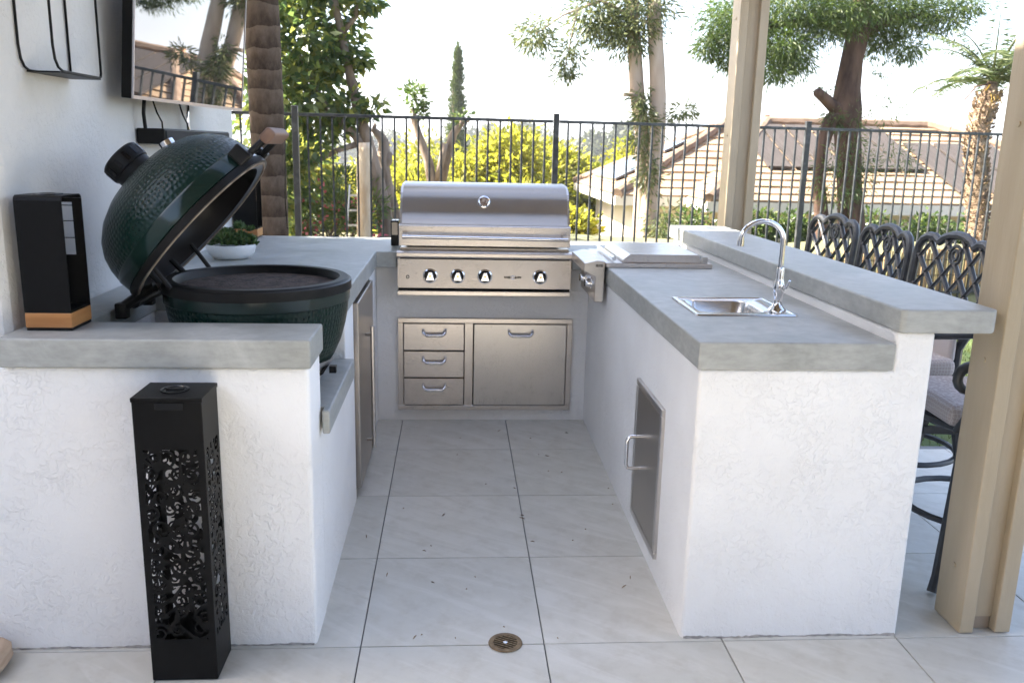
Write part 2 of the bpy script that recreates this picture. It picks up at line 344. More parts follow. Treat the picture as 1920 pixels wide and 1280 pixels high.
# ------------------------------------------------------------------ steel drawer and door unit
du = thing('drawer_unit', 'stainless steel unit of three drawers and a door under the grill', 'drawer unit', (0.18, 4.83, 0.09))
yF = 4.815
fr = MB()
for (a, b_, c, d) in ((-0.322, 0.678, 0.609, 0.637), (-0.322, 0.678, 0.094, 0.122), (-0.322, -0.291, 0.1221, 0.6089), (0.647, 0.678, 0.1221, 0.6089), (0.0575, 0.107, 0.1221, 0.6089)):
    fr.box(a, b_, yF, yF+0.03, c, d, bev=0.0025, seg=1)
fr.build('frame', STEEL_H, du); boxobj('recess', GAP_SHADE, du, -0.29, 0.646, yF+0.02, yF+0.0228, 0.123, 0.608)
def arch_handle(x, z, y, w=0.12, par=None, out=0.035):
    h = w/2; p = [(x-h, y+0.001, z), (x-h, y-out*0.5, z-0.004), (x-h+0.003, y-out*0.85, z-0.016), (x-h+0.016, y-out, z-0.028), (x+h-0.016, y-out, z-0.028), (x+h-0.003, y-out*0.85, z-0.016), (x+h, y-out*0.5, z-0.004), (x+h, y+0.001, z)]
    return MB().tube(p, 0.0085, 10).build('handle', CHROME, par)
for (c, d) in ((0.4505, 0.6055), (0.2905, 0.4445), (0.1255, 0.2845)):
    dr = boxobj('drawer', STEEL_H, du, -0.288, 0.0545, yF-0.003, yF+0.017, c, d, bev=0.003, seg=2)
    arch_handle(-0.115, d-0.034, yF-0.003, 0.125, dr)
dd = boxobj('door', STEEL_V, du, 0.111, 0.644, yF-0.003, yF+0.017, 0.1255, 0.6055, bev=0.003, seg=2)
arch_handle(0.378, 0.571, yF-0.003, 0.135, dd)

# ------------------------------------------------------------------ gas grill
gr = thing('gas_grill', 'built-in stainless steel gas grill with closed hood and four knobs', 'grill', (0.165, 4.95, 0.8))
gx0, gx1 = -0.314, 0.644
boxobj('firebox', STEEL_H, gr, gx0+0.012, gx1-0.012, 4.745, 5.225, 0.815, 1.04)
pnl = MB().prism([(4.742, 0.828), (4.702, 0.828), (4.712, 0.988), (4.742, 0.988)], gx0, gx1, 0.002, 1, 'x').build('control_panel', STEEL_H, gr)
boxobj('drip_trim', STEEL_H, gr, gx0-0.002, gx1-0.002, 4.70, 4.837, 0.786, 0.814, bev=0.004)
boxobj('shadow_gap', GAP_SHADE, gr, gx0+0.004, gx1-0.006, 4.716, 4.744, 0.8145, 0.8275)
lip = MB().prism([(4.744, 0.995), (4.692, 0.995), (4.688, 1.003), (4.688, 1.022), (4.696, 1.032), (4.744, 1.032)], gx0-0.004, gx1+0.004, 0.002, 1, 'x').build('front_lip', STEEL_H, gr)
boxobj('panel_slot', GAP_SHADE, gr, gx0+0.015, gx1-0.012, 4.7085, 4.72, 0.9885, 0.9945)
boxobj('trough', STEEL_D, gr, gx0+0.015, gx1-0.015, 4.744, 4.83, 1.0325, 1.046)
hood = [(4.742, 1.056), (4.722, 1.058), (4.722, 1.166), (4.728, 1.172), (4.742, 1.176), (4.762, 1.25), (4.778, 1.31), (4.79, 1.34), (4.81, 1.365), (4.845, 1.383), (4.92, 1.391), (5.02, 1.392), (5.14, 1.376), (5.2, 1.30), (5.22, 1.06)]
hb = MB().prism([(4.8, 1.0565), (4.722, 1.058), (4.722, 1.166), (4.73, 1.173), (4.8, 1.173)], gx0+0.008, gx1-0.010, 0.002, 1, 'x').build('hood_band', STEEL_H, gr)
hp = hood[3:]; nseg = len(hp)
hm = MB(); xa, xb = gx0+0.012, gx1-0.014
def tap(y): return 0.020*min(1, max(0, (y-4.74)/0.2))
vs = [(xa+tap(y), y, z) for y, z in hp] + [(xb-tap(y), y, z) for y, z in hp]
hm.add(vs, [(i, i+nseg, i+1+nseg, i+1) for i in range(nseg-1)], True)
ho = hm.build('hood', STEEL_D, gr, auto=60)
for s, x in ((1, xa), (-1, xb)):
    prof = [(x+s*tap(y), y, z) for y, z in hp]
    p2 = [(x+s*(tap(y)+0.012), y, z) for y, z in hp]
    k = len(prof); mm = MB(); mm.add([Vector(v)+Vector((-s*0.0012, 0, 0.0008)) for v in prof+p2], [tuple(range(k)), tuple(reversed(range(k, 2*k)))]+[(i, i+1, i+1+k, i+k) for i in range(k-1)])
    mm.build('hood_side', STEEL_V, gr)
hn = MB().tube([(gx0+0.03, 4.663, 1.113), (gx1-0.03, 4.663, 1.107)], 0.0105, 14).build('handle', CHROME, gr)
for x in (gx0+0.045, gx1-0.045): boxobj('handle_bracket', STEEL_V, hn, x-0.015, x+0.015, 4.663, 4.7215, 1.098, 1.128, bev=0.003)
ga = MB().lathe([(0, 0.016), (0.026, 0.016), (0.033, 0.013), (0.036, 0.004), (0.036, -0.01)], (0, 0, 0), 28, Matrix.Rotation(R(78), 4, 'X'))
ga.v = [tuple(Vector(v)+Vector((0.156, 4.769, 1.298))) for v in ga.v]; ga = ga.build('gauge', CHROME, gr)
gf = MB().lathe([(0, 0.0172), (0.024, 0.0172)], (0, 0, 0), 24, Matrix.Rotation(R(78), 4, 'X')); gf.v = [tuple(Vector(v)+Vector((0.156, 4.769, 1.298))) for v in gf.v]
gf.build('gauge_face', pmat('amber_dial', (0.09, 0.03, 0.012), (0.5, 0.42, 0.35), 60, 0.25), ga)
for x in (-0.135, 0.015, 0.165, 0.470):
    rot = Matrix.Rotation(R(90-3.5), 4, 'X'); c = Vector((x, 4.706, 0.895))
    kb = MB().lathe([(0.0, 0.006), (0.036, 0.006), (0.0405, 0.004), (0.042, -0.004)], c, 28, rot).build('knob', CHROME, gr)
    MB().lathe([(0.0, 0.0085), (0.033, 0.0085), (0.034, 0.005)], c, 28, rot).build('knob_ring', GLOSSK, kb)
    MB().prism([(x-0.026, 0.874), (x+0.026, 0.874), (x+0.010, 0.922), (x-0.008, 0.922)], 4.668, 4.699, 0.004, 2, 'y').build('knob_grip', CHROME, kb)
    boxobj('knob_mark', pmat('brass_mark', (0.7, 0.5, 0.25), rough=0.3, metal=1), kb, x-0.007, x+0.007, 4.6655, 4.6679, 0.893, 0.905)
lg = MB()
for s in (-1, 1):
    for k in range(5): lg.box(0.319+s*(0.016+k*0.0072)-0.0028, 0.319+s*(0.016+k*0.0072)+0.0028, 4.7035, 4.7062, 0.8848+0.0008*k, 0.8992-0.0004*k)
tag(lg.build('emblem', GLOSSK, gr), kind='stuff'); MB().tube([(0.319+0.009*math.cos(a), 4.7035, 0.892+0.009*math.sin(a)) for a in [R(k*30) for k in range(-2, 11)]], 0.0022, 6).build('emblem_ring', CHROME, gr)
MB().tube([(-0.258+0.008*math.cos(R(k*30)), 4.7035, 0.889+0.008*math.sin(R(k*30))) for k in range(13)], 0.002, 6).build('igniter_button', GLOSSK, gr)
rm = boxobj('rotisserie_motor', GLOSSK, gr, -0.365, -0.319, 4.93, 5.03, 1.03, 1.175, bev=0.006); boxobj('motor_plate', STEEL_D, rm, -0.358, -0.3255, 4.922, 4.9295, 1.095, 1.165)

# ------------------------------------------------------------------ outdoor fridge
fg = thing('outdoor_fridge', 'stainless steel fridge with a long bar handle in the left run', 'fridge', (-0.6, 4.08, 0.03))
boxobj('cabinet', GLOSSK, fg, -0.94, -0.452, 3.722, 4.444, 0.02, 0.925)
dr = boxobj('door', STEEL_D, fg, -0.4515, -0.42, 3.742, 4.40, 0.055, 0.917, bev=0.005)
hd = MB().tube([(-0.386, 4.00, 0.16), (-0.386, 4.00, 0.76)], 0.010, 12).build('handle', STEEL_V, dr)
for z in (0.2, 0.72): MB().tube([(-0.386, 4.00, z), (-0.4195, 4.00, z)], 0.007, 8).build('standoff', STEEL_D, hd)

# ------------------------------------------------------------------ access door in the peninsula
ad = thing('access_door', 'stainless steel access door set in the inner side of the peninsula', 'access door', (0.75, 3.16, 0.09))
fr = MB()
for (a, b_, c, d) in ((2.94, 3.385, 0.655, 0.682), (2.94, 3.385, 0.092, 0.119), (2.94, 2.967, 0.1191, 0.6549), (3.358, 3.385, 0.1191, 0.6549)): fr.box(0.751, 0.77, a, b_, c, d, bev=0.003, seg=1)
fr.build('frame', STEEL_V, ad); dr = boxobj('door', STEEL_D, ad, 0.7535, 0.768, 2.970, 3.355, 0.122, 0.652, bev=0.003)
MB().tube([(0.754, 3.27, 0.33), (0.716, 3.27, 0.33), (0.706, 3.27, 0.335), (0.700, 3.27, 0.348), (0.700, 3.27, 0.448), (0.706, 3.27, 0.461), (0.716, 3.27, 0.466), (0.754, 3.27, 0.466)], 0.0075, 10).build('handle', CHROME, dr)

# ------------------------------------------------------------------ side burner
sb = thing('side_burner', 'stainless steel side burner with closed lid on the peninsula counter', 'side burner', (0.98, 4.5, ZT))
boxobj('tray', STEEL_H, sb, 0.748, 1.285, 4.205, 4.80, ZT+0.001, ZT+0.024, bev=0.003)
MB().prism([(0.83, 1.0465), (1.235, 1.0465), (1.22, 1.088), (0.87, 1.088), (0.835, 1.062)], 4.225, 4.775, 0.004, 2, 'y').build('lid', STEEL_H, sb)
MB().tube([(0.795, 4.25, 1.062), (0.795, 4.74, 1.062)], 0.011, 10).build('lid_handle', CHROME, sb)
for y in (4.232, 4.76): boxobj('lid_hinge', STEEL_V, sb, 1.236, 1.262, y-0.012, y+0.012, 1.0465, 1.078)
cb = MB().prism([(0.70, 0.845), (0.744, 0.845), (0.747, 1.050), (0.705, 1.056), (0.642, 1.040), (0.640, 1.000), (0.698, 0.972)], 4.225, 4.70, 0.003, 1, 'y').build('control_box', STEEL_V, sb)
vt = MB()
for k in range(6): vt.box(0.700+k*0.0065, 0.7035+k*0.0065, 4.2235, 4.2262, 1.022, 1.036)
vt.build('vent_slots', GAP_SHADE, cb)
for y in (4.34, 4.52):
    kb = MB().lathe([(0, 0.032), (0.017, 0.032), (0.021, 0.026), (0.022, 0.006), (0.03, 0.004), (0.031, -0.002)], (0.699, y, 0.925), 22, Matrix.Rotation(R(-90), 4, 'Y')).build('knob', CHROME, cb)
    boxobj('knob_grip', GLOSSK, kb, 0.662, 0.6665, y-0.006, y+0.006, 0.908, 0.942)

# ------------------------------------------------------------------ sink and faucet
sk = thing('bar_sink', 'small stainless steel drop-in sink in the peninsula counter', 'sink', (1.05, 3.16, ZT))
def rrect(x0, x1, y0, y1, r, n=5):
    out = []
    for (cx, cy, a) in ((x1-r, y0+r, -90), (x1-r, y1-r, 0), (x0+r, y1-r, 90), (x0+r, y0+r, 180)):
        out += [(cx+r*math.cos(R(a+90*k/n)), cy+r*math.sin(R(a+90*k/n))) for k in range(n+1)]
    return out
rings = [(rrect(0.862, 1.24, 2.975, 3.345, 0.012), ZT+0.001), (rrect(0.864, 1.238, 2.977, 3.343, 0.012), ZT+0.006), (rrect(0.874, 1.228, 2.987, 3.333, 0.012), ZT+0.0065),
         (rrect(0.876, 1.226, 2.989, 3.331, 0.012), ZT+0.0035), (rrect(0.893, 1.147, 3.028, 3.297, 0.05), ZT+0.0035), (rrect(0.899, 1.141, 3.034, 3.291, 0.05), ZT-0.004), (rrect(0.912, 1.128, 3.047, 3.278, 0.05), ZT-0.13), (rrect(0.94, 1.10, 3.075, 3.25, 0.05), ZT-0.148)]
m = MB(); N = len(rings[0][0]); vs = [(p[0], p[1], z) for rr, z in rings for p in rr]
fs = [(i*N+k, i*N+(k+1) % N, (i+1)*N+(k+1) % N, (i+1)*N+k) for i in range(len(rings)-1) for k in range(N)] + [tuple((len(rings)-1)*N+k for k in range(N))]
m.add(vs, fs, True); m.build('basin', steel_mat('sink_steel', (30, 30, 30), (0.62, 0.61, 0.60), 0.22), sk, auto=50)
MB().lathe([(0.0, 0.002), (0.028, 0.002), (0.032, 0)], (1.02, 3.16, ZT-0.1475), 20).build('strainer', CHROME, sk)
fc = thing('faucet', 'tall chrome gooseneck faucet standing at the sink', 'faucet', (1.185, 3.05, ZT))
fz = ZT+0.0036
MB().lathe([(0.034, 0), (0.034, 0.005), (0.03, 0.012), (0.019, 0.024), (0.0155, 0.04), (0.017, 0.065), (0.0205, 0.075), (0.021, 0.10), (0.017, 0.112), (0.0145, 0.125), (0.0145, 0.155), (0.012, 0.165)], (1.185, 3.05, fz), 22).build('body', CHROME, fc)
gp = [(1.185, 3.05, fz+0.16), (1.185, 3.05, fz+0.262)] + [(1.185-0.0775*(1-math.cos(R(a))), 3.05, fz+0.262+0.068*math.sin(R(a))) for a in range(10, 171, 10)] + [(1.030, 3.05, fz+0.262)]
MB().tube(gp, 0.0098, 14).build('spout', CHROME, fc); MB().tube([(1.030, 3.05, fz+0.262), (1.028, 3.05, fz+0.24)], 0.0122, 14).build('aerator', CHROME, fc)
MB().tube([(1.187, 3.05, fz+0.09), (1.205, 3.03, fz+0.094), (1.212, 3.02, fz+0.12)], [0.008, 0.006, 0.005], 10).build('lever', CHROME, fc)

# ------------------------------------------------------------------ green egg-shaped ceramic grill
def egg_mat():
    m, n, l, b = newmat('green_dimpled_glaze'); v = mapping(n, l, 'UV')
    b.inputs['Base Color'].default_value = (0.0035, 0.0165, 0.0125, 1)
    b.inputs['Roughness'].default_value = 0.27; b.inputs['Specular IOR Level'].default_value = 0.3
    vo = n.new('ShaderNodeTexVoronoi'); vo.voronoi_dimensions = '2D'; vo.inputs['Scale'].default_value = 1; vo.inputs['Randomness'].default_value = 0.42; l.new(v, vo.inputs['Vector'])
    add_bump(n, l, b, ramp(n, l, vo.outputs['Distance'], [(0.05, g(0)), (0.5, g(1))]), 0.42, 0.004); return m
def lathe_uv(o, inv, cell=0.0165, sg=-1):
    """UVs in dimple units: around the axis and up the profile"""
    me = o.data; uv = me.uv_layers.new(name='UVMap'); off = Vector(o['_w'])
    for p in me.polygons:
        us = []
        for li_ in p.loop_indices:
            q = inv @ (me.vertices[me.loops[li_].vertex_index].co+off); us.append((math.atan2(q.y, q.x), math.hypot(q.x, q.y), q.z))
        mx = max(u[0] for u in us)
        for li_, (a, r, z) in zip(p.loop_indices, us):
            if mx-a > math.pi: a += 2*math.pi
            uv.data[li_].uv = (a*0.30/cell, (z+sg*r)*0.78/cell)
EGG = egg_mat(); EGGS = pmat('green_smooth_glaze', (0.003, 0.0135, 0.0105), (0.0045, 0.018, 0.014), 6, 0.16)
ex, ey = -0.702, 3.105
eg = thing('egg_grill', 'dark green egg-shaped ceramic grill with its lid tilted open', 'ceramic grill', (ex, ey, 0.746))
base = MB().lathe([(0.15, 0.762), (0.205, 0.766), (0.232, 0.80), (0.262, 0.845), (0.287, 0.90), (0.304, 0.96), (0.313, 1.01), (0.3165, 1.045)], (ex, ey, 0), 64).build('base', EGG, eg); lathe_uv(base, Matrix.Translation((-ex, -ey, 0)), sg=1)
MB().lathe([(0.3165, 1.045), (0.3215, 1.050), (0.3225, 1.086)], (ex, ey, 0), 64).build('base_collar', EGGS, base)
MB().lathe([(0.3215, 1.086), (0.328, 1.087), (0.328, 1.118), (0.3215, 1.121)], (ex, ey, 0), 64).build('base_band', BLACKM, eg)
MB().lathe([(0.3215, 1.121), (0.315, 1.127), (0.287, 1.127), (0.28, 1.12), (0.275, 1.085), (0.25, 0.95)], (ex, ey, 0), 64).build('rim', BLACKM, eg)
MB().lathe([(0, 1.098), (0.2755, 1.098), (0.277, 1.09)], (ex, ey, 0), 48).build('cooking_stone', pmat('brown_ash', (0.035, 0.022, 0.018), (0.11, 0.075, 0.06), 26, 0.95, bump=0.012, bscale=90), eg)
ft = MB()
for a in (20, 110, 200, 290): ft.box(ex+0.17*math.cos(R(a))-0.03, ex+0.17*math.cos(R(a))+0.03, ey+0.17*math.sin(R(a))-0.03, ey+0.17*math.sin(R(a))+0.03, 0.7455, 0.775, bev=0.003)
ft.build('foot', BLACKM, eg)
vm = MB().lathe([(0.222, 0.768), (0.240, 0.795), (0.2695, 0.842)], (ex, ey, 0), 14, None, -52, 4).build('draft_door', STEEL_V, eg)
vk = MB().lathe([(0.2325, 0.779), (0.2455, 0.80), (0.2575, 0.818)], (ex, ey, 0), 6, None, -46, -32); vk.lathe([(0.2325, 0.779), (0.2455, 0.80), (0.2575, 0.818)], (ex, ey, 0), 6, None, -24, -12); vk.build('draft_opening', GAP_SHADE, vm)
boxobj('draft_knob', GLOSSK, vm, ex+0.245, ex+0.27, ey-0.02, ey+0.005, 0.775, 0.80)
# lid, swung back towards the wall about a hinge that runs along y
ang = R(48); LC = Vector((-0.898, ey, 1.302)); LM = Matrix.Translation(LC) @ Matrix.Rotation(-ang, 4, 'Y')
def lid(mb): mb.v = [tuple(LM @ Vector(v)) for v in mb.v]; return mb
ld = lid(MB().lathe([(0.3185, 0.05), (0.3185, 0.066), (0.312, 0.10), (0.296, 0.14), (0.266, 0.18), (0.222, 0.214), (0.168, 0.239), (0.11, 0.254), (0.06, 0.26)], (0, 0, 0), 64)).build('lid', EGG, eg); lathe_uv(ld, LM.inverted())
lid(MB().lathe([(0.3195, 0.008), (0.3225, 0.011), (0.3225, 0.055), (0.3185, 0.062)], (0, 0, 0), 64)).build('lid_collar', EGGS, ld)
lid(MB().lathe([(0.318, -0.018), (0.3275, -0.017), (0.3275, 0.006), (0.3195, 0.008)], (0, 0, 0), 64)).build('lid_band', BLACKM, ld)
lid(MB().lathe([(0.318, -0.018), (0.3155, -0.021), (0.309, -0.021), (0.3075, -0.017)], (0, 0, 0), 64)).build('gasket', pmat('worn_felt', (0.16, 0.12, 0.09), (0.3, 0.25, 0.2), 30, 0.95), ld)
lid(MB().lathe([(0.3075, -0.017), (0.283, -0.012), (0.28, 0.03), (0.272, 0.08), (0.24, 0.145), (0.17, 0.195), (0.08, 0.225), (0, 0.23)], (0, 0, 0), 56)).build('lid_lining', pmat('sooty_ceramic', (0.003, 0.0026, 0.0026), (0.008, 0.0065, 0.006), 8, 0.3, spec=0.25), ld)
cp = lid(MB().lathe([(0.068, 0.245), (0.068, 0.29), (0.073, 0.292), (0.073, 0.342), (0.066, 0.348), (0, 0.348)], (0, 0, 0), 32)).build('chimney_cap', BLACKM, ld)
for a in range(0, 360, 30): lid(MB().box(-0.006, 0.006, 0.0675, 0.0755, 0.30, 0.332, mat=Matrix.Rotation(R(a), 4, 'Z'))).build('cap_fin', GLOSSK, cp)
lid(MB().tube([(0.318, -0.115, 0.015), (0.37, -0.10, 0.012), (0.42, -0.09, 0.008)], 0.012, 8)).build('handle_arm', BLACKM, ld)
lid(MB().tube([(0.318, 0.115, 0.015), (0.37, 0.10, 0.012), (0.42, 0.09, 0.008)], 0.012, 8)).build('handle_arm', BLACKM, ld)
lid(MB().box(0.39, 0.442, -0.13, 0.13, -0.012, 0.026, bev=0.011, seg=3)).build('handle', pmat('weathered_handle_wood', (0.11, 0.055, 0.035), (0.23, 0.14, 0.10), 7, 0.6, stretch=(1, 0.2, 1)), ld)
th = lid(MB().tube([(0.15, -0.03, 0.241), (0.155, -0.03, 0.258)], 0.026, 20)).build('thermometer', CHROME, ld)
lid(MB().box(0.285, 0.335, -0.155, -0.105, 0.0, 0.06, bev=0.006)).build('band_clamp', BLACKM, ld); lid(MB().box(0.285, 0.335, 0.105, 0.155, 0.0, 0.06, bev=0.006)).build('band_clamp', BLACKM, ld)
for y in (-0.13, 0.13):
    hm = MB().tube([(-1.02, ey+y, 1.105), (-1.075, ey+y, 1.075), (-1.13, ey+y, 1.035)], 0.018, 8)
    hm.tube([(-1.005, ey+y, 1.10), (-0.985, ey+y, 1.10), (-1.045, ey+y, 1.165)], 0.011, 8)
    hm.box(-1.155, -1.115, ey+y-0.02, ey+y+0.02, 0.995, 1.05, bev=0.006)
    hm.build('hinge', BLACKM, eg)
MB().tube([(-1.095, ey-0.13, 1.05), (-1.095, ey+0.13, 1.05)], 0.02, 12).build('hinge_spring', BLACKM, eg)
for y in (-0.235, 0.235): MB().tube([(-0.935, ey+y, 1.118), (-1.0, ey+y, 1.21)], 0.0085, 8).build('lid_strut', BLACKM, eg)

# ------------------------------------------------------------------ lanterns
def small_lantern(name, label, x0, y0, w=0.137, d=0.145):
    x1, y1 = x0+w, y0+d; z = ZT+0.001
    o = thing(name, label, 'lantern', (x0+w/2, y0+d/2, z), 'black lanterns with wooden base')
    boxobj('foot_pad', BLACKM, o, x0+0.002, x1-0.002, y0+0.002, y1-0.002, z, z+0.009)
    boxobj('wooden_base', WOODH, o, x0, x1, y0, y1, z+0.0092, z+0.054, bev=0.002)
    zt = z+0.405
    MB().prism([(y0+0.001, z+0.0545), (y0+0.001, zt-0.015), (y0+0.004, zt-0.006), (y0+0.014, zt), (y1-0.014, zt), (y1-0.004, zt-0.006), (y1-0.001, zt-0.012),
                (y1-0.005, zt-0.013), (y1-0.014, zt-0.005), (y0+0.014, zt-0.005), (y0+0.005, zt-0.015), (y0+0.005, z+0.0545)], x0, x1, 0, 1, 'x').build('shell', BLACK, o)
    bp_ = MB()
    for q in ((x0, x1, z+0.0545, z+0.215), (x0, x1, z+0.378, zt-0.0135), (x0, x0+0.014, z+0.2151, z+0.3779), (x0+0.108, x1, z+0.2151, z+0.3779)): bp_.box(q[0], q[1], y1-0.005, y1-0.001, q[2], q[3])
    bp_.build('back_panel', BLACK, o)
    boxobj('floor_plate', BLACK, o, x0+0.001, x1-0.001, y0+0.0055, y1-0.0055, z+0.0545, z+0.060)
    boxobj('side_panel', BLACK, o, x0+0.001, x0+0.004, y0+0.0055, y1-0.0055, z+0.0605, zt-0.006)
    for k, zz in enumerate((0.268, 0.32, 0.368)): MB().tube([(x0+0.01, y1-0.003, z+zz), (x0+0.112, y1-0.003, z+zz)], 0.0016, 6).build('wire', BLACK, o)
    MB().lathe([(0.022, 0.0), (0.022, 0.004), (0.042, 0.004), (0.044, 0)], (x0+w/2, y0+d/2, zt-0.0005), 24).build('vent_ring', GLOSSK, o)
    return o
small_lantern('table_lantern', 'black steel lantern with wooden base on the near left counter end', -1.296, 2.64)
small_lantern('table_lantern', 'black steel lantern with wooden base at the far counter end by the palm', -1.328, 5.30)

def cut_panel(w, h, x0, x1, z0, z1, seed):
    """flat sheet w x h in (x,z) with laser-cut scrolls between x0..x1, z0..z1 -> bmesh"""
    rr = np.random.default_rng(seed); st = 0.003
    nx, nz = int(round(w/st)), int(round(h/st)); gx = np.linspace(0, w, nx+1); gz = np.linspace(0, h, nz+1)
    GX, GZ = np.meshgrid(gx, gz); P = np.stack([GX.ravel(), GZ.ravel()], 1)
    pts = []; wid = []
    def stroke(p, wd): pts.append(p); wid.append(np.full(len(p), wd) if np.isscalar(wd) else wd)
    zc = z0
    for row in range(11):
        zc = z0 + (row+0.5)*(z1-z0)/11
        for c_ in range(3):
            cx = x0+(c_+0.5+rr.uniform(-.35, .35))*(x1-x0)/3; cz = zc+rr.uniform(-.012, .012); Rr = rr.uniform(0.020, 0.034); sg = rr.choice([-1, 1]); ph = rr.uniform(0, 6.28)
            t = np.linspace(0, 1, 60); a = ph+sg*t*2*np.pi*1.55; r = Rr*(1-0.85*t)
            stroke(np.stack([cx+r*np.cos(a), cz+r*np.sin(a)], 1), 0.0018+0.0028*(1-t))
            tl = np.linspace(0, 1, 20); e0 = np.array([cx+Rr*np.cos(ph), cz+Rr*np.sin(ph)]); dr_ = np.array([-np.sin(ph)*-sg, np.cos(ph)*-sg])
            stroke(e0+dr_*(tl*0.05)[:, None]+np.stack([0*tl, 0.015*tl**2], 1), 0.0042*(1-tl)+0.0016)
            for q in range(2):
                la = rr.uniform(0, 6.28); c0 = np.array([cx, cz])+Rr*1.1*np.array([np.cos(la), np.sin(la)]); tt = np.linspace(-1, 1, 14); dd_ = np.array([np.cos(la+.7), np.sin(la+.7)])
                stroke(c0+dd_*(tt*0.015)[:, None], 0.0075*(1-tt**2)+0.0005)
    F0 = np.full((nz+1, nx+1), -1.0); rw = int(0.012/st)+1
    for (px, pz), wd in zip(np.concatenate(pts), np.concatenate(wid)):
        i, j = int(round(px/w*nx)), int(round(pz/h*nz)); i0, i1, j0, j1 = max(0, i-rw), min(nx+1, i+rw+1), max(0, j-rw), min(nz+1, j+rw+1)
        if i0 >= i1 or j0 >= j1: continue
        d = np.hypot(gx[None, i0:i1]-px, gz[j0:j1, None]-pz); F0[j0:j1, i0:i1] = np.maximum(F0[j0:j1, i0:i1], wd-d)
    f = F0.ravel()
    brd = np.maximum.reduce([x0-P[:, 0], P[:, 0]-x1, z0-P[:, 1], P[:, 1]-z1]); f = np.maximum(f, brd+0.0001)
    F = f.reshape(nz+1, nx+1); bm = bmesh.new(); vid = {}
    def V(x, z):
        k = (round(x, 6), round(z, 6))
        if k not in vid: vid[k] = bm.verts.new((x, 0, z))
        return vid[k]
    for j in range(nz):
        for i in range(nx):
            cs = [(i, j), (i+1, j), (i+1, j+1), (i, j+1)]; vals = [F[b, a] for a, b in cs]
            if max(vals) <= 0: continue
            poly = []
            for k in range(4):
                a, b = cs[k], cs[(k+1) % 4]; fa, fb = vals[k], vals[(k+1) % 4]
                if fa > 0: poly.append(V(gx[a[0]], gz[a[1]]))
                if (fa > 0) != (fb > 0):
                    t = min(0.97, max(0.03, fa/(fa-fb))); poly.append(V(gx[a[0]]+t*(gx[b[0]]-gx[a[0]]), gz[a[1]]+t*(gz[b[1]]-gz[a[1]])))
            u = list(dict.fromkeys(poly))
            if len(u) >= 3:
                try: bm.faces.new(u)
                except ValueError: pass
    bmesh.ops.dissolve_limit(bm, angle_limit=0.01, verts=list(bm.verts), edges=list(bm.edges))
    return bm
fl = thing('floor_lantern', 'tall black floor lantern with cut-out floral scrolls against the island', 'lantern', (-0.81, 2.46, 0))
lx0, lx1, ly0, ly1, lh = -0.902, -0.712, 2.378, 2.535, 0.895
for seed, name_, kind in ((3, 'front_panel', 0), (5, 'side_panel', 1), (8, 'back_panel', 2), (9, 'side_panel', 3)):
    w = (lx1-lx0) if kind in (0, 2) else (ly1-ly0)
    bm = cut_panel(w, lh-0.02, 0.019, w-0.017, 0.135, 0.735, seed)
    for v in bm.verts:
        x, z = v.co.x, v.co.z+zf(2.4)+0.004
        v.co = {0: Vector((lx0+x, ly0, z)), 1: Vector((lx1, ly0+x, z)), 2: Vector((lx0+x, ly1, z)), 3: Vector((lx0, ly0+x, z))}[kind]
    o = MB().bm(bm).build(name_, BLACK, fl); sd = o.modifiers.new('thickness', 'SOLIDIFY'); sd.thickness = 0.003; sd.offset = 0
zl = zf(2.4)+0.004+lh-0.02
tp = MB().prism([(lx0-0.004, ly0-0.004), (lx1+0.004, ly0-0.004), (lx1+0.004, ly1+0.004), (lx0-0.004, ly1+0.004)], zl+0.0002, zl+0.014, 0.002, 1).build('lid', BLACK, fl)
MB().lathe([(0.04, 0), (0.04, 0.003), (0.033, 0.004), (0.031, 0.0015), (0, 0.0015)], ((lx0+lx1)/2, (ly0+ly1)/2, zl+0.0142), 28).build('lid_ring', GLOSSK, tp)
boxobj('lid_pull', GLOSSK, tp, -0.83, -0.782, (ly0+ly1)/2-0.008, (ly0+ly1)/2+0.008, zl+0.0157, zl+0.020); boxobj('latch', GLOSSK, fl, -0.84, -0.76, ly0-0.006, ly0-0.002, zl-0.02, zl-0.0002)
boxobj('bottom_plate', BLACK, fl, lx0+0.003, lx1-0.003, ly0+0.003, ly1-0.003, 0.002, 0.008)

# ------------------------------------------------------------------ television, soundbar, wall rack
tv = thing('television', 'large flat television mounted on the stucco wall, its dark screen mirroring the garden', 'television', (-1.3, 4.35, 1.75))
TVM = Matrix.Translation((-1.235, 3.50, 1.745)) @ Matrix.Rotation(R(-5.5), 4, 'Z') @ Matrix.Rotation(R(5.2), 4, 'Y')
def tvb(name, mat, par, *a, **k):
    m = MB().box(*a, **k); m.v = [tuple(TVM @ Vector(v)) for v in m.v]; return m.build(name, mat, par)
body = tvb('body', BLACK, tv, -0.045, -0.004, 0, 1.235, 0, 0.715, bev=0.004)
scr = pmat('glossy_screen', (0.012, 0.014, 0.018), rough=0.02, coat=1.0, spec=1.0); scr.node_tree.nodes['Principled BSDF'].inputs['Coat IOR'].default_value = 2.2
scr.node_tree.nodes['Principled BSDF'].inputs['Coat Roughness'].default_value = 0.015
vb = mapping(scr.node_tree.nodes, scr.node_tree.links); nb = add_bump(scr.node_tree.nodes, scr.node_tree.links, None, noise(scr.node_tree.nodes, scr.node_tree.links, vb, 2.5, 1), 0.2, 0.002)
scr.node_tree.links.new(nb, scr.node_tree.nodes['Principled BSDF'].inputs['Coat Normal'])
tvb('screen', scr, tv, -0.0038, 0.0, 0.008, 1.227, 0.014, 0.707)
bz = MB()
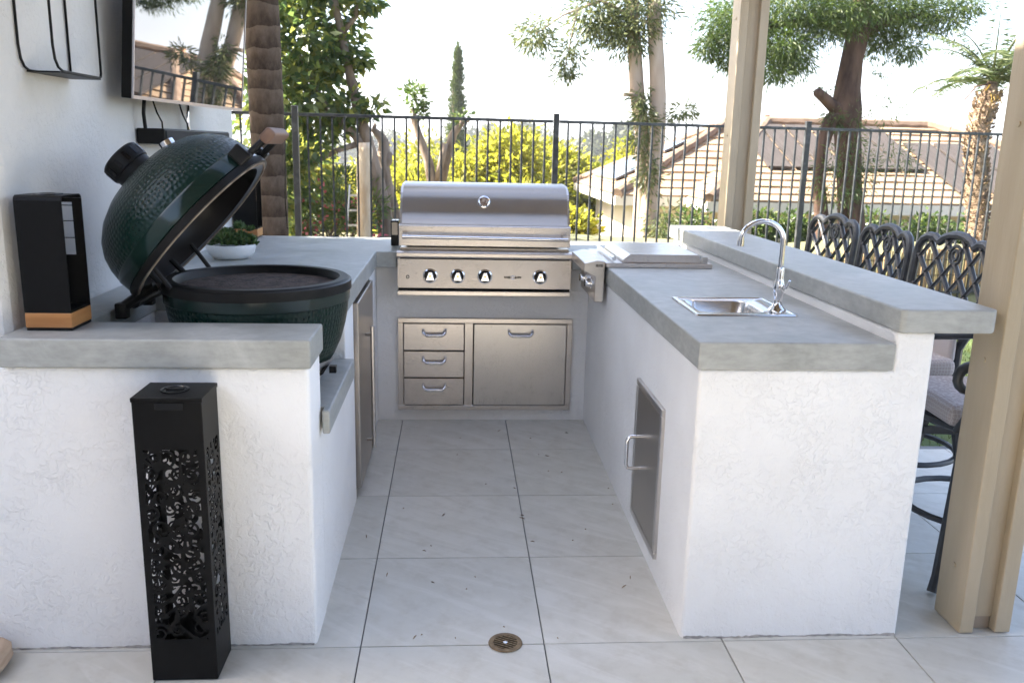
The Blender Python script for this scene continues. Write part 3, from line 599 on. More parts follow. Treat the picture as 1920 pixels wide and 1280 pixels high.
for a in ((-0.0038, 0.003, 0, 1.235, 0, 0.0135), (-0.0038, 0.003, 0, 1.235, 0.7075, 0.715), (-0.0038, 0.003, 0, 0.0075, 0.0138, 0.707), (-0.0038, 0.003, 1.2275, 1.235, 0.0138, 0.707)): bz.box(*a)
bz.v = [tuple(TVM @ Vector(v)) for v in bz.v]; bz.build('bezel', pmat('silver_trim', (0.5, 0.48, 0.5), rough=0.3, metal=0.8), tv)
boxobj('wall_mount', BLACKM, tv, -1.339, -1.30, 3.9, 4.4, 1.95, 2.3); MB().tube([(-1.31, 4.15, 2.1), (-1.17, 4.15, 2.1)], 0.03, 8).build('mount_arm', BLACKM, tv)
sbar = thing('soundbar', 'black soundbar fixed to the wall below the television', 'soundbar', (-1.28, 4.3, 1.58))
boxobj('body', BLACKM, sbar, -1.336, -1.22, 3.80, 4.86, 1.575, 1.640, bev=0.006)
boxobj('grille', pmat('speaker_cloth', (0.02, 0.02, 0.021), (0.03, 0.03, 0.03), 300, 0.9), sbar, -1.2199, -1.216, 3.815, 4.845, 1.583, 1.632)
for k, y in enumerate((3.86, 4.46)): MB().tube([(-1.30, y-0.05, 1.64), (-1.30, y-0.06, 1.70), (-1.30, y-0.03, 1.79)], 0.008, 8).build('bracket_strap', CHROME if k else BLACKM, sbar)
for k, y in enumerate((3.93, 4.30)):
    tag(MB().tube([(-1.30, y+0.10, 1.638), (-1.298, y+0.09, 1.67), (-1.305, y+0.05, 1.71), (-1.32, y+0.02, 1.80)], 0.004, 6).build('cable', GLOSSK),
        ('thin black cable hanging behind the near half of the television' if k == 0 else 'thin black cable hanging behind the far half of the television'), 'cable', 'television cables')
wr = thing('wall_rack', 'open black metal rack hung on the wall left of the television', 'wall rack', (-1.28, 3.03, 1.79))
for x in (-1.334, -1.232):
    lp = [(x, 2.85, 2.5), (x, 2.85, 1.87), (x, 2.858, 1.83), (x, 2.876, 1.808), (x, 2.905, 1.798), (x, 3.19, 1.798), (x, 3.203, 1.803), (x, 3.208, 1.815), (x, 3.208, 2.5), (x, 2.85, 2.5)]
    MB().tube(lp, 0.0042, 6).build('rod_frame', BLACK, wr)
boxobj('bottom_plate', BLACK, wr, -1.333, -1.233, 2.885, 3.205, 1.792, 1.797)

def mortar(par, x0, x1, y):
    m = MB(); n = int((x1-x0)/0.012); vs = []
    for k in range(n+1):
        x = x0+(x1-x0)*k/n; h = max(0.0008, 0.004+0.0035*math.sin(k*0.21+x*9)+random.uniform(-.0025, .0025)); d = 0.004+random.uniform(0, .004)+0.002*math.sin(k*.13); z = zf(y)+0.0006
        vs += [(x, y+0.004, z), (x, y-d, z), (x, y-d*0.6, z+h*0.6), (x, y+0.004, z+h)]
    m.add(vs, [f for k in range(n) for f in ((4*k, 4*k+1, 4*k+5, 4*k+4), (4*k+1, 4*k+2, 4*k+6, 4*k+5), (4*k+2, 4*k+3, 4*k+7, 4*k+6))]); m.build('mortar_joint', pmat('grey_mortar', (0.16, 0.15, 0.14), (0.42, 0.40, 0.37), 25, 0.95), par)
mortar(pn, 0.775, 1.508, 2.562); mortar(li, -1.6, -0.45, 2.56)

# ------------------------------------------------------------------ succulent bowl, drain, litter, carved stump
bw = thing('succulent_bowl', 'white bowl planted with green succulents on the left counter', 'potted plant', (-1.115, 4.37, ZT))
MB().lathe([(0.06, 0.0005), (0.085, 0.004), (0.112, 0.03), (0.121, 0.06), (0.122, 0.072), (0.118, 0.074), (0.112, 0.06), (0, 0.055)], (-1.115, 4.37, ZT), 36).build('bowl', WHITEC, bw)
def leafmesh(name, C, D, L, W, mat, parent=None, up=None, fold=0.25, loc=None):
    """one folded leaf (a bent quad) per row: C base, D direction, L length, W width"""
    n = len(C); D = D/np.maximum(1e-6, np.linalg.norm(D, axis=1, keepdims=True)); rnd = rng.normal(size=(n, 3)) if up is None else up+0.35*rng.normal(size=(n, 3))
    S = np.cross(D, rnd); S /= np.maximum(1e-6, np.linalg.norm(S, axis=1, keepdims=True)); Nn = np.cross(S, D)
    L = np.broadcast_to(np.asarray(L, float).reshape(-1, 1), (n, 1)); W = np.broadcast_to(np.asarray(W, float).reshape(-1, 1), (n, 1))
    off = np.array(parent['_w']) if parent is not None and parent.get('_w') else np.zeros(3)
    v = np.empty((n, 4, 3)); v[:, 0] = C; v[:, 1] = C+D*L*0.45+S*W*0.5+Nn*W*fold; v[:, 2] = C+D*L; v[:, 3] = C+D*L*0.45-S*W*0.5+Nn*W*fold
    v -= off; me = bpy.data.meshes.new(name); me.vertices.add(n*4); me.vertices.foreach_set('co', v.reshape(-1))
    me.loops.add(n*4); me.loops.foreach_set('vertex_index', np.arange(n*4, dtype=np.int32)); me.polygons.add(n)
    me.polygons.foreach_set('loop_start', np.arange(0, n*4, 4, dtype=np.int32)); me.polygons.foreach_set('loop_total', np.full(n, 4, np.int32)); me.update(calc_edges=True); me.validate()
    me.materials.append(mat); o = bpy.data.objects.new(name, me); COL.objects.link(o); o['_w'] = tuple(off)
    if parent is not None: o.parent = parent
    return o
SUCC = leaf_mat('succulent_green', [(0.05, 0.10, 0.02), (0.03, 0.085, 0.025), (0.09, 0.13, 0.03), (0.12, 0.18, 0.07)], 0.15, 0.4)
C_, D_, L_, W_ = [], [], [], []
for k in range(64):
    a, r = rng.uniform(0, 6.28), 0.108*math.sqrt(rng.uniform(0, 1)); c = np.array([-1.115+r*math.cos(a), 4.37+r*math.sin(a), ZT+0.065+rng.uniform(0, 0.045)+0.02*(r < 0.06)+(0.05 if k % 13 == 0 else 0)]); ln = rng.uniform(0.028, 0.045)
    for q in range(26):
        th_, el = rng.uniform(0, 6.28), rng.uniform(0.15, 1.4); C_.append(c); D_.append([math.cos(th_)*math.cos(el), math.sin(th_)*math.cos(el), math.sin(el)]); L_.append(ln); W_.append(ln*0.45)
leafmesh('succulents', np.array(C_), np.array(D_), L_, W_, SUCC, bw)
BRASS = pmat('tarnished_brass', (0.15, 0.10, 0.055), (0.26, 0.18, 0.10), 40, 0.5, metal=0.7)
dn = thing('floor_drain', 'round tarnished brass drain grate set in the tile floor', 'drain', (0.175, 2.548, 0.001))
MB().lathe([(0.040, 0.0015), (0.0405, 0.004), (0.0545, 0.004), (0.0565, 0.0005)], (0.175, 2.548, 0), 40).build('ring', BRASS, dn)
MB().lathe([(0, 0.0008), (0.0405, 0.0008)], (0.175, 2.548, 0), 30).build('well', GAP_SHADE, dn)
for k in range(-3, 4):
    hw = math.sqrt(0.0405**2-(k*0.0112)**2); m = MB().box(-hw, hw, k*0.0112-0.0022, k*0.0112+0.0022, 0.0012, 0.0038, mat=Matrix.Translation((0.175, 2.548, 0)) @ Matrix.Rotation(R(-28), 4, 'Z')); m.build('bar', BRASS, dn)
MB().lathe([(0, 0.0052), (0.006, 0.0048), (0.008, 0.0038)], (0.175, 2.548, 0), 14).build('screw', CHROME, dn)
lt = MB()
for k in range(34):
    x, y = rng.uniform(-0.4, 0.74), rng.uniform(2.5, 4.8); a = rng.uniform(0, 6.28); ln = rng.uniform(0.008, 0.03) if k % 3 else 0.007
    lt.tube([(x, y, zf(y)+0.002), (x+ln*math.cos(a)*0.5, y+ln*math.sin(a)*0.5, zf(y)+0.0035), (x+ln*math.cos(a), y+ln*math.sin(a), zf(y)+0.002)], [0.001, 0.0022, 0.001], 5)
tag(lt.build('leaf_litter', pmat('dry_leaf', (0.15, 0.085, 0.045), (0.34, 0.25, 0.15), 8, 0.9)), 'tiny dry leaf bits scattered on the tile floor', 'leaf litter', kind='stuff')
sp = thing('carved_block', 'weathered pale wooden block at the lower left corner', 'wooden block', (-1.47, 2.40, 0))
bm = bmesh.new(); bmesh.ops.create_icosphere(bm, subdivisions=4, radius=1)
for v in bm.verts:
    c = v.co; k = (abs(c.x)**4+abs(c.y)**4+abs(c.z)**4)**-0.25; wv = 1+0.02*math.sin(c.z*40+c.x*6)+0.015*math.sin(c.x*11+c.y*7)
    v.co = Vector((-1.462+c.x*k*0.10*wv, 2.44+c.y*k*0.085*wv, 0.038+c.z*k*0.042))
MB().bm(bm, True).build('block', pmat('pale_driftwood', (0.40, 0.27, 0.18), (0.58, 0.44, 0.32), 5, 0.75, stretch=(1, 1, 9), bump=0.003, bscale=14), sp, auto=180)

# ------------------------------------------------------------------ bar stools (local coordinates: seat faces -x, towards the bar)
CUSH = None
def cushion_mat():
    m, n, l, b = newmat('patterned_cushion'); v = mapping(n, l, 'Object', (1, 1, 1)); b.inputs['Roughness'].default_value = 0.9
    vo = n.new('ShaderNodeTexVoronoi'); vo.feature = 'DISTANCE_TO_EDGE'; vo.inputs['Scale'].default_value = 70; vo.inputs['Randomness'].default_value = 0.3; l.new(v, vo.inputs['Vector'])
    l.new(ramp(n, l, vo.outputs['Distance'], [(0.03, (0.50, 0.46, 0.45)), (0.09, (0.36, 0.315, 0.305))]), b.inputs['Base Color']); return m
def make_stool():
    st = thing('bar_stool', 'x', 'bar stool', (0, 0, 0), 'bar stools along the peninsula')
    zs = 0.60
    MB().lathe([(0, zs), (0.23, zs), (0.245, zs+0.012), (0.245, zs+0.03), (0.22, zs+0.04), (0, zs+0.04)], seg=28).build('seat', STOOLM, st)
    cu = MB().box(-0.255, 0.11, -0.23, 0.23, zs+0.041, zs+0.125, bev=0.03, seg=3).build('cushion', cushion_mat(), st)
    MB().box(0.095, 0.125, -0.19, 0.19, zs+0.10, zs+0.30, bev=0.018, seg=3).build('back_cushion', pmat('pale_cushion', (0.5, 0.46, 0.45), rough=0.9), st)
    for sx in (-1, 1):
        for sy in (-1, 1):
            MB().tube([(sx*0.15, sy*0.15, zs-0.0005), (sx*0.185, sy*0.185, 0.34), (sx*0.225, sy*0.225, 0.06), (sx*0.24, sy*0.24, 0.006)], [0.022, 0.019, 0.017, 0.02], 8).build('leg', STOOLM, st)
    MB().tube([(0.205*math.cos(R(a))*1.30, 0.205*math.sin(R(a))*1.30, 0.26) for a in range(0, 361, 15)], 0.013, 8, caps=False).build('footrest', STOOLM, st)
    for sx in (-1, 1): boxobj('leg_brace', STOOLM, st, -0.165, 0.165, sx*0.14-0.01, sx*0.14+0.01, 0.5, 0.53)
    for sy in (-1, 1):
        y = sy*0.265
        MB().tube([(0.17, y*0.95, zs+0.30), (0.10, y, zs+0.287), (0.0, y, zs+0.280), (-0.10, y, zs+0.279), (-0.18, y, zs+0.279)]+[(-0.225-0.044*math.sin(R(a)), y, zs+0.235+0.044*math.cos(R(a))) for a in range(0, 300, 25)], [0.016, 0.017, 0.018, 0.019, 0.02]+[0.02-0.0007*k for k in range(12)], 10).build('armrest', STOOLM, st)
        MB().tube([(-0.225, y, zs+0.20), (-0.215, y, zs+0.17), (-0.21, y*0.97, zs+0.10), (-0.235, y*0.92, zs+0.04), (-0.17, y*0.75, zs+0.02)], 0.014, 8).build('arm_post', STOOLM, st)
    # lattice back: outline in (y, z), leaned and curved
    hw = 0.268; zb, zt = zs+0.16, 1.225
    def pos(y, z):
        t = (z-zs)/0.6; return Vector((0.14+0.05*t-0.22*y*y, y*1.0, z))
    out = []
    for k in range(0, 31):
        t = k/30; y = -hw*(0.60+0.40*math.sin(min(1, t/0.72)*math.pi/2)) if t < 0.72 else -hw; z = zb+(zt-0.10-zb)*t; out.append((y, z))
    lobe = [(-hw*0.985, zt-0.06), (-hw*0.90, zt-0.025), (-hw*0.76, zt-0.008), (-hw*0.60, zt-0.010), (-hw*0.48, zt-0.028), (-hw*0.36, zt-0.006), (-hw*0.2, zt+0.008), (0, zt+0.013)]
    left = out+lobe; outline = left+[(-y, z) for y, z in reversed(left[:-1])]
    MB().tube([pos(y, z) for y, z in outline], 0.0185, 8, flat=1.1).build('back_frame', STOOLM, st)
    def inside(y, z):
        c = False; n = len(outline)
        for i in range(n):
            (y1, z1), (y2, z2) = outline[i], outline[(i+1) % n]
            if (z1 > z) != (z2 > z) and y < (y2-y1)*(z-z1)/(z2-z1)+y1: c = not c
        return c
    lat = []
    for s in (-1, 1):
        for k in range(-4, 5):
            run = []
            for q in range(0, 80):
                u = -0.5+q/79; y = k*0.122+u*0.62*s; z = 0.985+u*0.86 - 0.0*k
                y += 0.04*math.sin((z-0.98)*5)*s
                if inside(y, z) and (y*y+(z-(zt-0.075))**2) > 0.038**2: run.append(pos(y, z))
                elif run:
                    if len(run) > 3: lat.append(run)
                    run = []
            if len(run) > 3: lat.append(run)
    for rn in lat: MB().tube(rn[::2]+[rn[-1]], 0.0135, 6, flat=0.55).build('lattice_bar', STOOLM, st)
    MB().tube([pos(0.04*math.cos(R(a)), zt-0.075+0.04*math.sin(R(a))) for a in range(0, 361, 20)], 0.0085, 6, caps=False).build('medallion', STOOLM, st)
    MB().tube([pos(0.021*math.cos(R(a)), zt-0.075+0.021*math.sin(R(a))) for a in range(0, 361, 30)], 0.0085, 6, caps=False).build('medallion', STOOLM, st)
    for sy in (-1, 1): MB().tube([(0.14, sy*0.17, zs+0.02), pos(sy*0.165, zs+0.17)], 0.018, 8).build('back_post', STOOLM, st)
    return st
stool = make_stool()
for k, (y, lb) in enumerate(((3.04, 'black lattice bar stool with pale cushion half hidden by the near post'), (3.70, 'black lattice-back bar stool, nearest of the three backs above the bar'),
                             (4.31, 'black lattice-back bar stool, middle of the three backs above the bar'), (4.95, 'black lattice-back bar stool, farthest of the three backs above the bar'))):
    s = stool if k == 0 else copy_tree(stool)
    s.location = (2.04+0.012*(k % 2), y, zf(y)+0.002 if y < 4.3 else 0.0); s.rotation_euler = (0, 0, R((-4, 3, -2, 4)[k])); s['label'] = lb

# ------------------------------------------------------------------ fence
fn = thing('metal_fence', 'black metal picket fence along the edge of the slope', 'fence', (0.9, 8.2, 0))
FP = [(-6.4, 7.15), (-3.9, 7.5), (-1.40, 7.85), (0.93, 8.2), (3.49, 8.6), (6.06, 9.05), (8.6, 9.5), (11.1, 9.95)]
ZR = 1.835
for (x, y) in FP:
    MB().box(x-0.026, x+0.026, y-0.026, y+0.026, -0.1, ZR+0.05, bev=0.004).build('fence_post', FENCEM, fn)
    MB().prism([(x-0.028, y-0.028), (x+0.028, y-0.028), (x+0.028, y+0.028), (x-0.028, y+0.028)], ZR+0.0502, ZR+0.066, 0.006).build('post_cap', FENCEM, fn)
pk = MB().box(-0.0085, 0.0085, -0.0085, 0.0085, 0, ZR-0.02-0.08).build('picket_proto', FENCEM); me_pk = pk.data; bpy.data.objects.remove(pk)
for (a, b_) in zip(FP[:-1], FP[1:]):
    A, B = Vector((*a, 0)), Vector((*b_, 0)); d = (B-A).normalized(); an = math.atan2(d.y, d.x); L = (B-A).length
    for z0, z1 in ((ZR-0.02, ZR+0.008), (0.14, 0.165)):
        m = MB().box(0.033, L-0.033, -0.014, 0.014, z0, z1, bev=0.003, mat=Matrix.Translation(A) @ Matrix.Rotation(an, 4, 'Z')); m.build('rail', FENCEM, fn)
    n = 21
    for k in range(1, n+1):
        p = A + d*(L*k/(n+1)); o = bpy.data.objects.new('picket', me_pk); COL.objects.link(o); o.parent = fn
        o.location = Vector((p.x, p.y, 0.08))-Vector(fn['_w']); o.rotation_euler = (random.uniform(-.004, .004), random.uniform(-.004, .004), an)

bs = thing('reed_screen', 'tan reed screen standing low behind the fence on the right', 'reed screen', (5.5, 9.1, 0))
m = MB()
for k in range(430):
    s_ = k/429*3; i = min(2, int(s_)); f = s_-i; A, B = Vector((*FP[4+i], 0)), Vector((*FP[5+i], 0)); p = A.lerp(B, f)+Vector((-0.02, 0.075+random.uniform(-.008, .008), 0))
    h = 0.60+random.uniform(-.04, .03); w = random.uniform(0.006, 0.010); m.tube([(p.x, p.y, -0.1), (p.x+random.uniform(-.008, .008), p.y, h)], w, 5)
tag(m.build('reed', pmat('dry_reed', (0.20, 0.12, 0.06), (0.42, 0.29, 0.15), 6, 0.8, stretch=(30, 30, 1)), bs), kind='stuff')
m = MB()
for z in (0.1, 0.33, 0.5):
    m.tube([(FP[4][0], FP[4][1]+0.062, z), (FP[5][0], FP[5][1]+0.062, z), (FP[6][0], FP[6][1]+0.062, z), (FP[7][0], FP[7][1]+0.062, z)], 0.004, 5)
m.build('tie_wire', BLACKM, bs)

GR = leaf_mat('grass_blade', [(0.05, 0.085, 0.015), (0.10, 0.12, 0.03), (0.08, 0.10, 0.02)], 0.3)
n = 26000; C_ = np.stack([rng.uniform(2.0, 9.5, n), rng.uniform(4.45, 8.75, n), np.full(n, -0.013)], 1)
D_ = np.stack([rng.normal(0, .35, n), rng.normal(0, .35, n), np.ones(n)], 1); tag(leafmesh('grass', C_, D_, rng.uniform(.025, .05, n), 0.007, GR), 'short green lawn grass beyond the bar stools', 'grass', kind='stuff')

# ------------------------------------------------------------------ neighbour's house down the slope
RT = pmat('weathered_roof_tile', (0.20, 0.135, 0.08), (0.30, 0.212, 0.135), 1.7, 0.9, bump=0.006, bscale=30, detail=7)
RIDGE = pmat('ridge_tile', (0.13, 0.085, 0.055), (0.20, 0.14, 0.10), 4, 0.9)
CREAM = pmat('cream_wall', (0.62, 0.55, 0.44), (0.68, 0.61, 0.50), 1.5, 0.9, bump=0.003, bscale=60); FASC = pmat('cream_fascia', (0.66, 0.60, 0.50), rough=0.6)
nh = thing('neighbour_house', 'cream house with tan tiled hip roof beyond the fence', 'house', (8, 17, -2))
def course(parent, P0, P1, Q0, Q1, lift=0.035):
    """one course of tiles: lower edge P0-P1, upper edge Q0-Q1"""
    P0, P1, Q0, Q1 = map(Vector, (P0, P1, Q0, Q1)); L = (P1-P0).length; n = max(2, int(L/0.33)); nrm = (P1-P0).cross(Q0-P0 if (Q0-P0).length > 1e-4 else Q1-P0).normalized()
    if nrm.z < 0: nrm = -nrm
    vs = []
    for i in range(n+1):
        t = i/n; a, b = P0.lerp(P1, t), Q0.lerp(Q1, t); j = random.uniform(-.006, .010); vs += [a, a+nrm*(lift+j), b+nrm*(0.006+j*0.4)]
    fs = []
    for i in range(n): fs += [(3*i, 3*i+3, 3*i+4, 3*i+1), (3*i+1, 3*i+4, 3*i+5, 3*i+2)]
    return MB().add(vs, fs).build('roof_course', RT, parent)
def hip_roof(x0, x1, y0, y1, z0, s, faces='flr', kl=1.0):
    t = min(x1-x0, y1-y0)/2; zr = z0+s*t; rA, rB = (x0+t*kl, (y0+y1)/2, zr), (x1-t, (y0+y1)/2, zr)
    core = MB().add([(x0, y0, z0), (x1, y0, z0), (x1, y1, z0), (x0, y1, z0), rA, rB], [(0, 1, 5, 4), (1, 2, 5), (2, 3, 4, 5), (3, 0, 4), (0, 3, 2, 1)]).build('roof', RT, nh)
    w = 0.30/math.sqrt(1+s*s); k = 0; n = int(math.ceil(t/w))
    for k in range(n):
        a, b = k*w, min(t, (k+1)*w); za, zb_ = z0+s*a, z0+s*b
        if 'f' in faces: course(core, (x0+a*kl, y0+a, za), (x1-a, y0+a, za), (x0+b*kl, y0+b, zb_), (x1-b, y0+b, zb_))
        if 'l' in faces: course(core, (x0+a*kl, y1-a, za), (x0+a*kl, y0+a, za), (x0+b*kl, y1-b, zb_), (x0+b*kl, y0+b, zb_))
        if 'r' in faces: course(core, (x1-a, y0+a, za), (x1-a, y1-a, za), (x1-b, y0+b, zb_), (x1-b, y1-b, zb_))
    for (a, b) in (((x0, y0, z0), rA), ((x1, y0, z0), rB), ((x0, y1, z0), rA), ((x1, y1, z0), rB), (rA, rB)):
        A, B = Vector(a), Vector(b)
        if (B-A).length < 0.1: continue
        q = int((B-A).length/0.36); pts = []
        MB().tube([A.lerp(B, i/(2*q))+Vector((0, 0, 0.035+(0.018 if i % 2 else 0))) for i in range(2*q+1)], [0.085 if i % 2 else 0.11 for i in range(2*q+1)], 8).build('ridge_cap', RIDGE, core)
    return core
roofA = hip_roof(2.9, 9.4, 15.5, 21.0, 0.77, 0.494, 'fl')
roofB = hip_roof(4.2, 13.3, 14.2, 21.35, 0.775, 0.386, 'flr', 0.6)
boxobj('fascia', FASC, nh, 2.88, 9.3, 15.48, 15.52, 0.60, 0.768); boxobj('fascia', FASC, nh, 2.86, 2.879, 15.48, 21.0, 0.60, 0.768)
boxobj('fascia', FASC, nh, 4.18, 13.3, 14.18, 14.22, 0.60, 0.772); boxobj('fascia', FASC, nh, 4.16, 4.179, 14.18, 15.47, 0.60, 0.772)
boxobj('wall', CREAM, nh, 3.35, 9.3, 15.95, 20.6, -2.6, 0.70); wb = boxobj('wall', CREAM, nh, 4.9, 12.9, 14.75, 15.94, -2.6, 0.70)
boxobj('soffit', FASC, nh, 2.9, 9.2, 15.53, 20.9, 0.705, 0.74); boxobj('soffit', FASC, nh, 4.2, 13.2, 14.23, 15.52, 0.70, 0.735)
for x in (5.6, 7.6, 10.4):
    w_ = boxobj('window', FASC, nh, x, x+1.3, 14.70, 14.748, -0.95, 0.42); boxobj('pane', pmat('window_glass', (0.03, 0.035, 0.04), rough=0.08), w_, x+0.07, x+0.62, 14.685, 14.699, -0.88, 0.35); boxobj('pane', bpy.data.materials['window_glass'], w_, x+0.68, x+1.23, 14.685, 14.699, -0.88, 0.35)
boxobj('vent_pipe', pmat('rust_pipe', (0.4, 0.22, 0.13), rough=0.7), nh, 6.55, 6.66, 18.5, 18.61, 1.9, 2.36)
PANEL = pmat('black_pool_heater', (0.04, 0.034, 0.03), (0.065, 0.055, 0.05), 3, 0.7, spec=0.2, bump=0.002, bscale=30, stretch=(30, 1, 1)); SOLAR = pmat('solar_glass', (0.02, 0.025, 0.04), rough=0.08, coat=0.6)
def panel(name, mat, o, u, v, w, h, label=None):
    o, u, v = Vector(o), Vector(u).normalized(), Vector(v).normalized(); nrm = u.cross(v).normalized(); nrm = nrm if nrm.z > 0 else -nrm
    q = [o, o+u*w, o+u*w+v*h, o+v*h]; m = MB().add([p+nrm*0.06 for p in q]+[p+nrm*0.10 for p in q], [(3, 2, 1, 0), (4, 5, 6, 7), (0, 1, 5, 4), (1, 2, 6, 5), (2, 3, 7, 6), (3, 0, 4, 7)])
    return m.build(name, mat, nh)
sB = 0.386
for k in range(6):
    x = 5.60+k*0.50; wd = 0.44 if k != 2 else 0.42; panel('pool_heater_panel', PANEL, (x, 15.45, 0.775+sB*(15.45-14.2)), (1, 0, 0), (0, 1, sB), wd, 2.2)
for k in range(3): panel('pool_heater_panel', PANEL, (8.68+k*0.62, 14.55+0.0*k, 0.775+sB*0.35), (1, 0, 0), (0, 1, sB), 0.54, 2.3)
panel('solar_panel', SOLAR, (3.22, 17.3, 0.77+0.494*0.32), (0, 1, 0), (1, 0, 0.494), 2.9, 0.92); panel('solar_panel', SOLAR, (4.35, 18.0, 0.77+0.494*1.45), (0, 1, 0), (1, 0, 0.494), 1.6, 0.5)

# ------------------------------------------------------------------ trees and plants
def cloud(clumps, twig=30, sig=0.16, shell=0.55):
    """leaf base points and outward directions for a list of (cx,cy,cz, rx,ry,rz, n) clumps: leaves gather on twigs"""
    Cs, Ds = [], []
    for (cx, cy, cz, rx, ry, rz, n) in clumps:
        k = max(3, n//twig); u = rng.normal(size=(k, 3)); u /= np.linalg.norm(u, axis=1, keepdims=True); r = (shell+(1-shell)*rng.random((k, 1)))*rng.choice([1, 1, 0.7, 1.12], size=(k, 1))
        tc = np.array([cx, cy, cz])+u*r*np.array([rx, ry, rz]); idx = rng.integers(0, k, n); off = rng.normal(size=(n, 3))*sig*min(rx, rz)*np.array([1, 1, 0.8])
        Cs.append(tc[idx]+off); Ds.append(off/(sig*min(rx, rz))+0.6*u[idx])
    return np.concatenate(Cs), np.concatenate(Ds)
def tree(name, label, cat, base, limbs, clumps, lm, bm_, ll, lw, droop=0.0, twig=30, sig=0.16, group=None, jit=0.04, seg=9):
    o = thing(name, label, cat, base, group)
    m = MB()
    for path, rad in limbs: m.tube(path, rad, seg, jit=jit)
    m.build('trunk', bm_, o, auto=180)
    if clumps:
        C, D = cloud(clumps, twig, sig); D = D+0.5*rng.normal(size=D.shape); D[:, 2] -= droop; n = len(C)
        leafmesh('crown', C, D, ll*rng.uniform(.7, 1.25, n), lw*rng.uniform(.8, 1.2, n), lm, o)
    return o
L_GLOSS = leaf_mat('glossy_green_leaf', [(0.04, 0.075, 0.025), (0.06, 0.10, 0.028), (0.11, 0.145, 0.035), (0.18, 0.19, 0.04)], 0.5, 0.3)
L_YEL = leaf_mat('yellow_green_leaf', [(0.13, 0.15, 0.015), (0.19, 0.19, 0.018), (0.24, 0.22, 0.02), (0.12, 0.14, 0.02)], 0.62, 0.55)
L_GUM = leaf_mat('grey_green_leaf', [(0.06, 0.085, 0.035), (0.09, 0.11, 0.04), (0.13, 0.14, 0.045)], 0.35, 0.5)
L_FERN = leaf_mat('feathery_green_leaf', [(0.025, 0.055, 0.008), (0.05, 0.085, 0.012), (0.085, 0.12, 0.02)], 0.35, 0.5)
L_CYP = leaf_mat('cypress_green', [(0.035, 0.06, 0.015), (0.06, 0.085, 0.02), (0.08, 0.10, 0.03)], 0.2, 0.6)
L_HEDGE = leaf_mat('hedge_green', [(0.03, 0.06, 0.015), (0.06, 0.10, 0.02), (0.11, 0.14, 0.03)], 0.3, 0.4)
L_FAR = leaf_mat('distant_green', [(0.04, 0.055, 0.025), (0.06, 0.07, 0.03), (0.05, 0.06, 0.03)], 0.15, 0.7)
L_OLE = leaf_mat('oleander_green', [(0.05, 0.09, 0.025), (0.08, 0.12, 0.03), (0.12, 0.15, 0.04)], 0.3, 0.45)
L_PINK = leaf_mat('pink_petal', [(0.55, 0.10, 0.14), (0.62, 0.2, 0.22)], 0.3)
B_GREY = bark_mat('grey_brown_bark', (0.14, 0.105, 0.08), (0.27, 0.21, 0.165)); B_PALE = bark_mat('pale_cut_bark', (0.38, 0.29, 0.20), (0.62, 0.53, 0.42), 7)
B_GUM = bark_mat('smooth_gum_bark', (0.30, 0.225, 0.17), (0.47, 0.38, 0.31), 4, 0.008); B_DARK = bark_mat('dark_red_bark', (0.04, 0.024, 0.018), (0.12, 0.075, 0.055), 6, 0.03)

# left leafy tree
cl = []
for (x, z, r, n) in ((-1.98, 3.2, .42, 900), (-1.55, 3.15, .4, 900), (-1.75, 2.6, .42, 950), (-1.35, 2.65, .3, 600), (-1.95, 2.05, .38, 800), (-1.5, 2.05, .36, 800), (-1.78, 1.55, .34, 560), (-1.25, 2.0, .2, 220), (-2.05, 1.1, .3, 420), (-2.05, 0.7, .28, 320), (-1.45, 3.6, .5, 600), (-2.3, 2.6, .5, 500), (-1.02, 3.2, .16, 150), (-1.06, 2.6, .14, 110), (-0.95, 2.02, .13, 110), (-2.25, 1.5, .4, 400)):
    cl.append((x, 10.5+rng.uniform(-.35, .25), z, r, r, r, n))
tree('leafy_tree', 'leafy tree with glossy green leaves left of the cut trunks', 'tree', (-0.8, 10.5, 0.3),
     [([(-0.80, 10.5, 0.2), (-0.86, 10.5, 0.85), (-0.95, 10.5, 1.25), (-1.04, 10.5, 1.6), (-1.18, 10.5, 2.13), (-1.27, 10.5, 2.55), (-1.32, 10.5, 2.83), (-1.42, 10.5, 3.3), (-1.45, 10.5, 4.0)], [.11, .095, .085, .075, .06, .05, .045, .04, .02]),
      ([(-0.95, 10.5, 1.2), (-1.15, 10.45, 1.65), (-1.5, 10.4, 2.0), (-1.8, 10.4, 2.6)], [.06, .05, .035, .02]), ([(-1.32, 10.5, 2.8), (-1.15, 10.5, 3.0), (-1.12, 10.5, 3.4)], [.035, .03, .02]), ([(-1.1, 10.5, 1.6), (-1.4, 10.4, 1.5), (-1.9, 10.4, 1.2)], [.04, .03, .015])],
     [(a_, b_, c_, d_, e_, f_, int(n_*0.72)) for (a_, b_, c_, d_, e_, f_, n_) in cl], L_GLOSS, B_GREY, 0.13, 0.066, droop=0.5, twig=24, sig=0.27)
tree('cut_trunk', 'pale sawn-off trunk without branches just behind the fence', 'tree trunk', (-1.03, 9.9, 0.4), [([(-1.04, 9.9, 0.2), (-1.035, 9.9, 0.8), (-1.03, 9.9, 1.3), (-1.01, 9.9, 1.52), (-1.015, 9.9, 1.60)], [.085, .078, .08, .088, .075])], None, None, B_PALE, 0, 0)
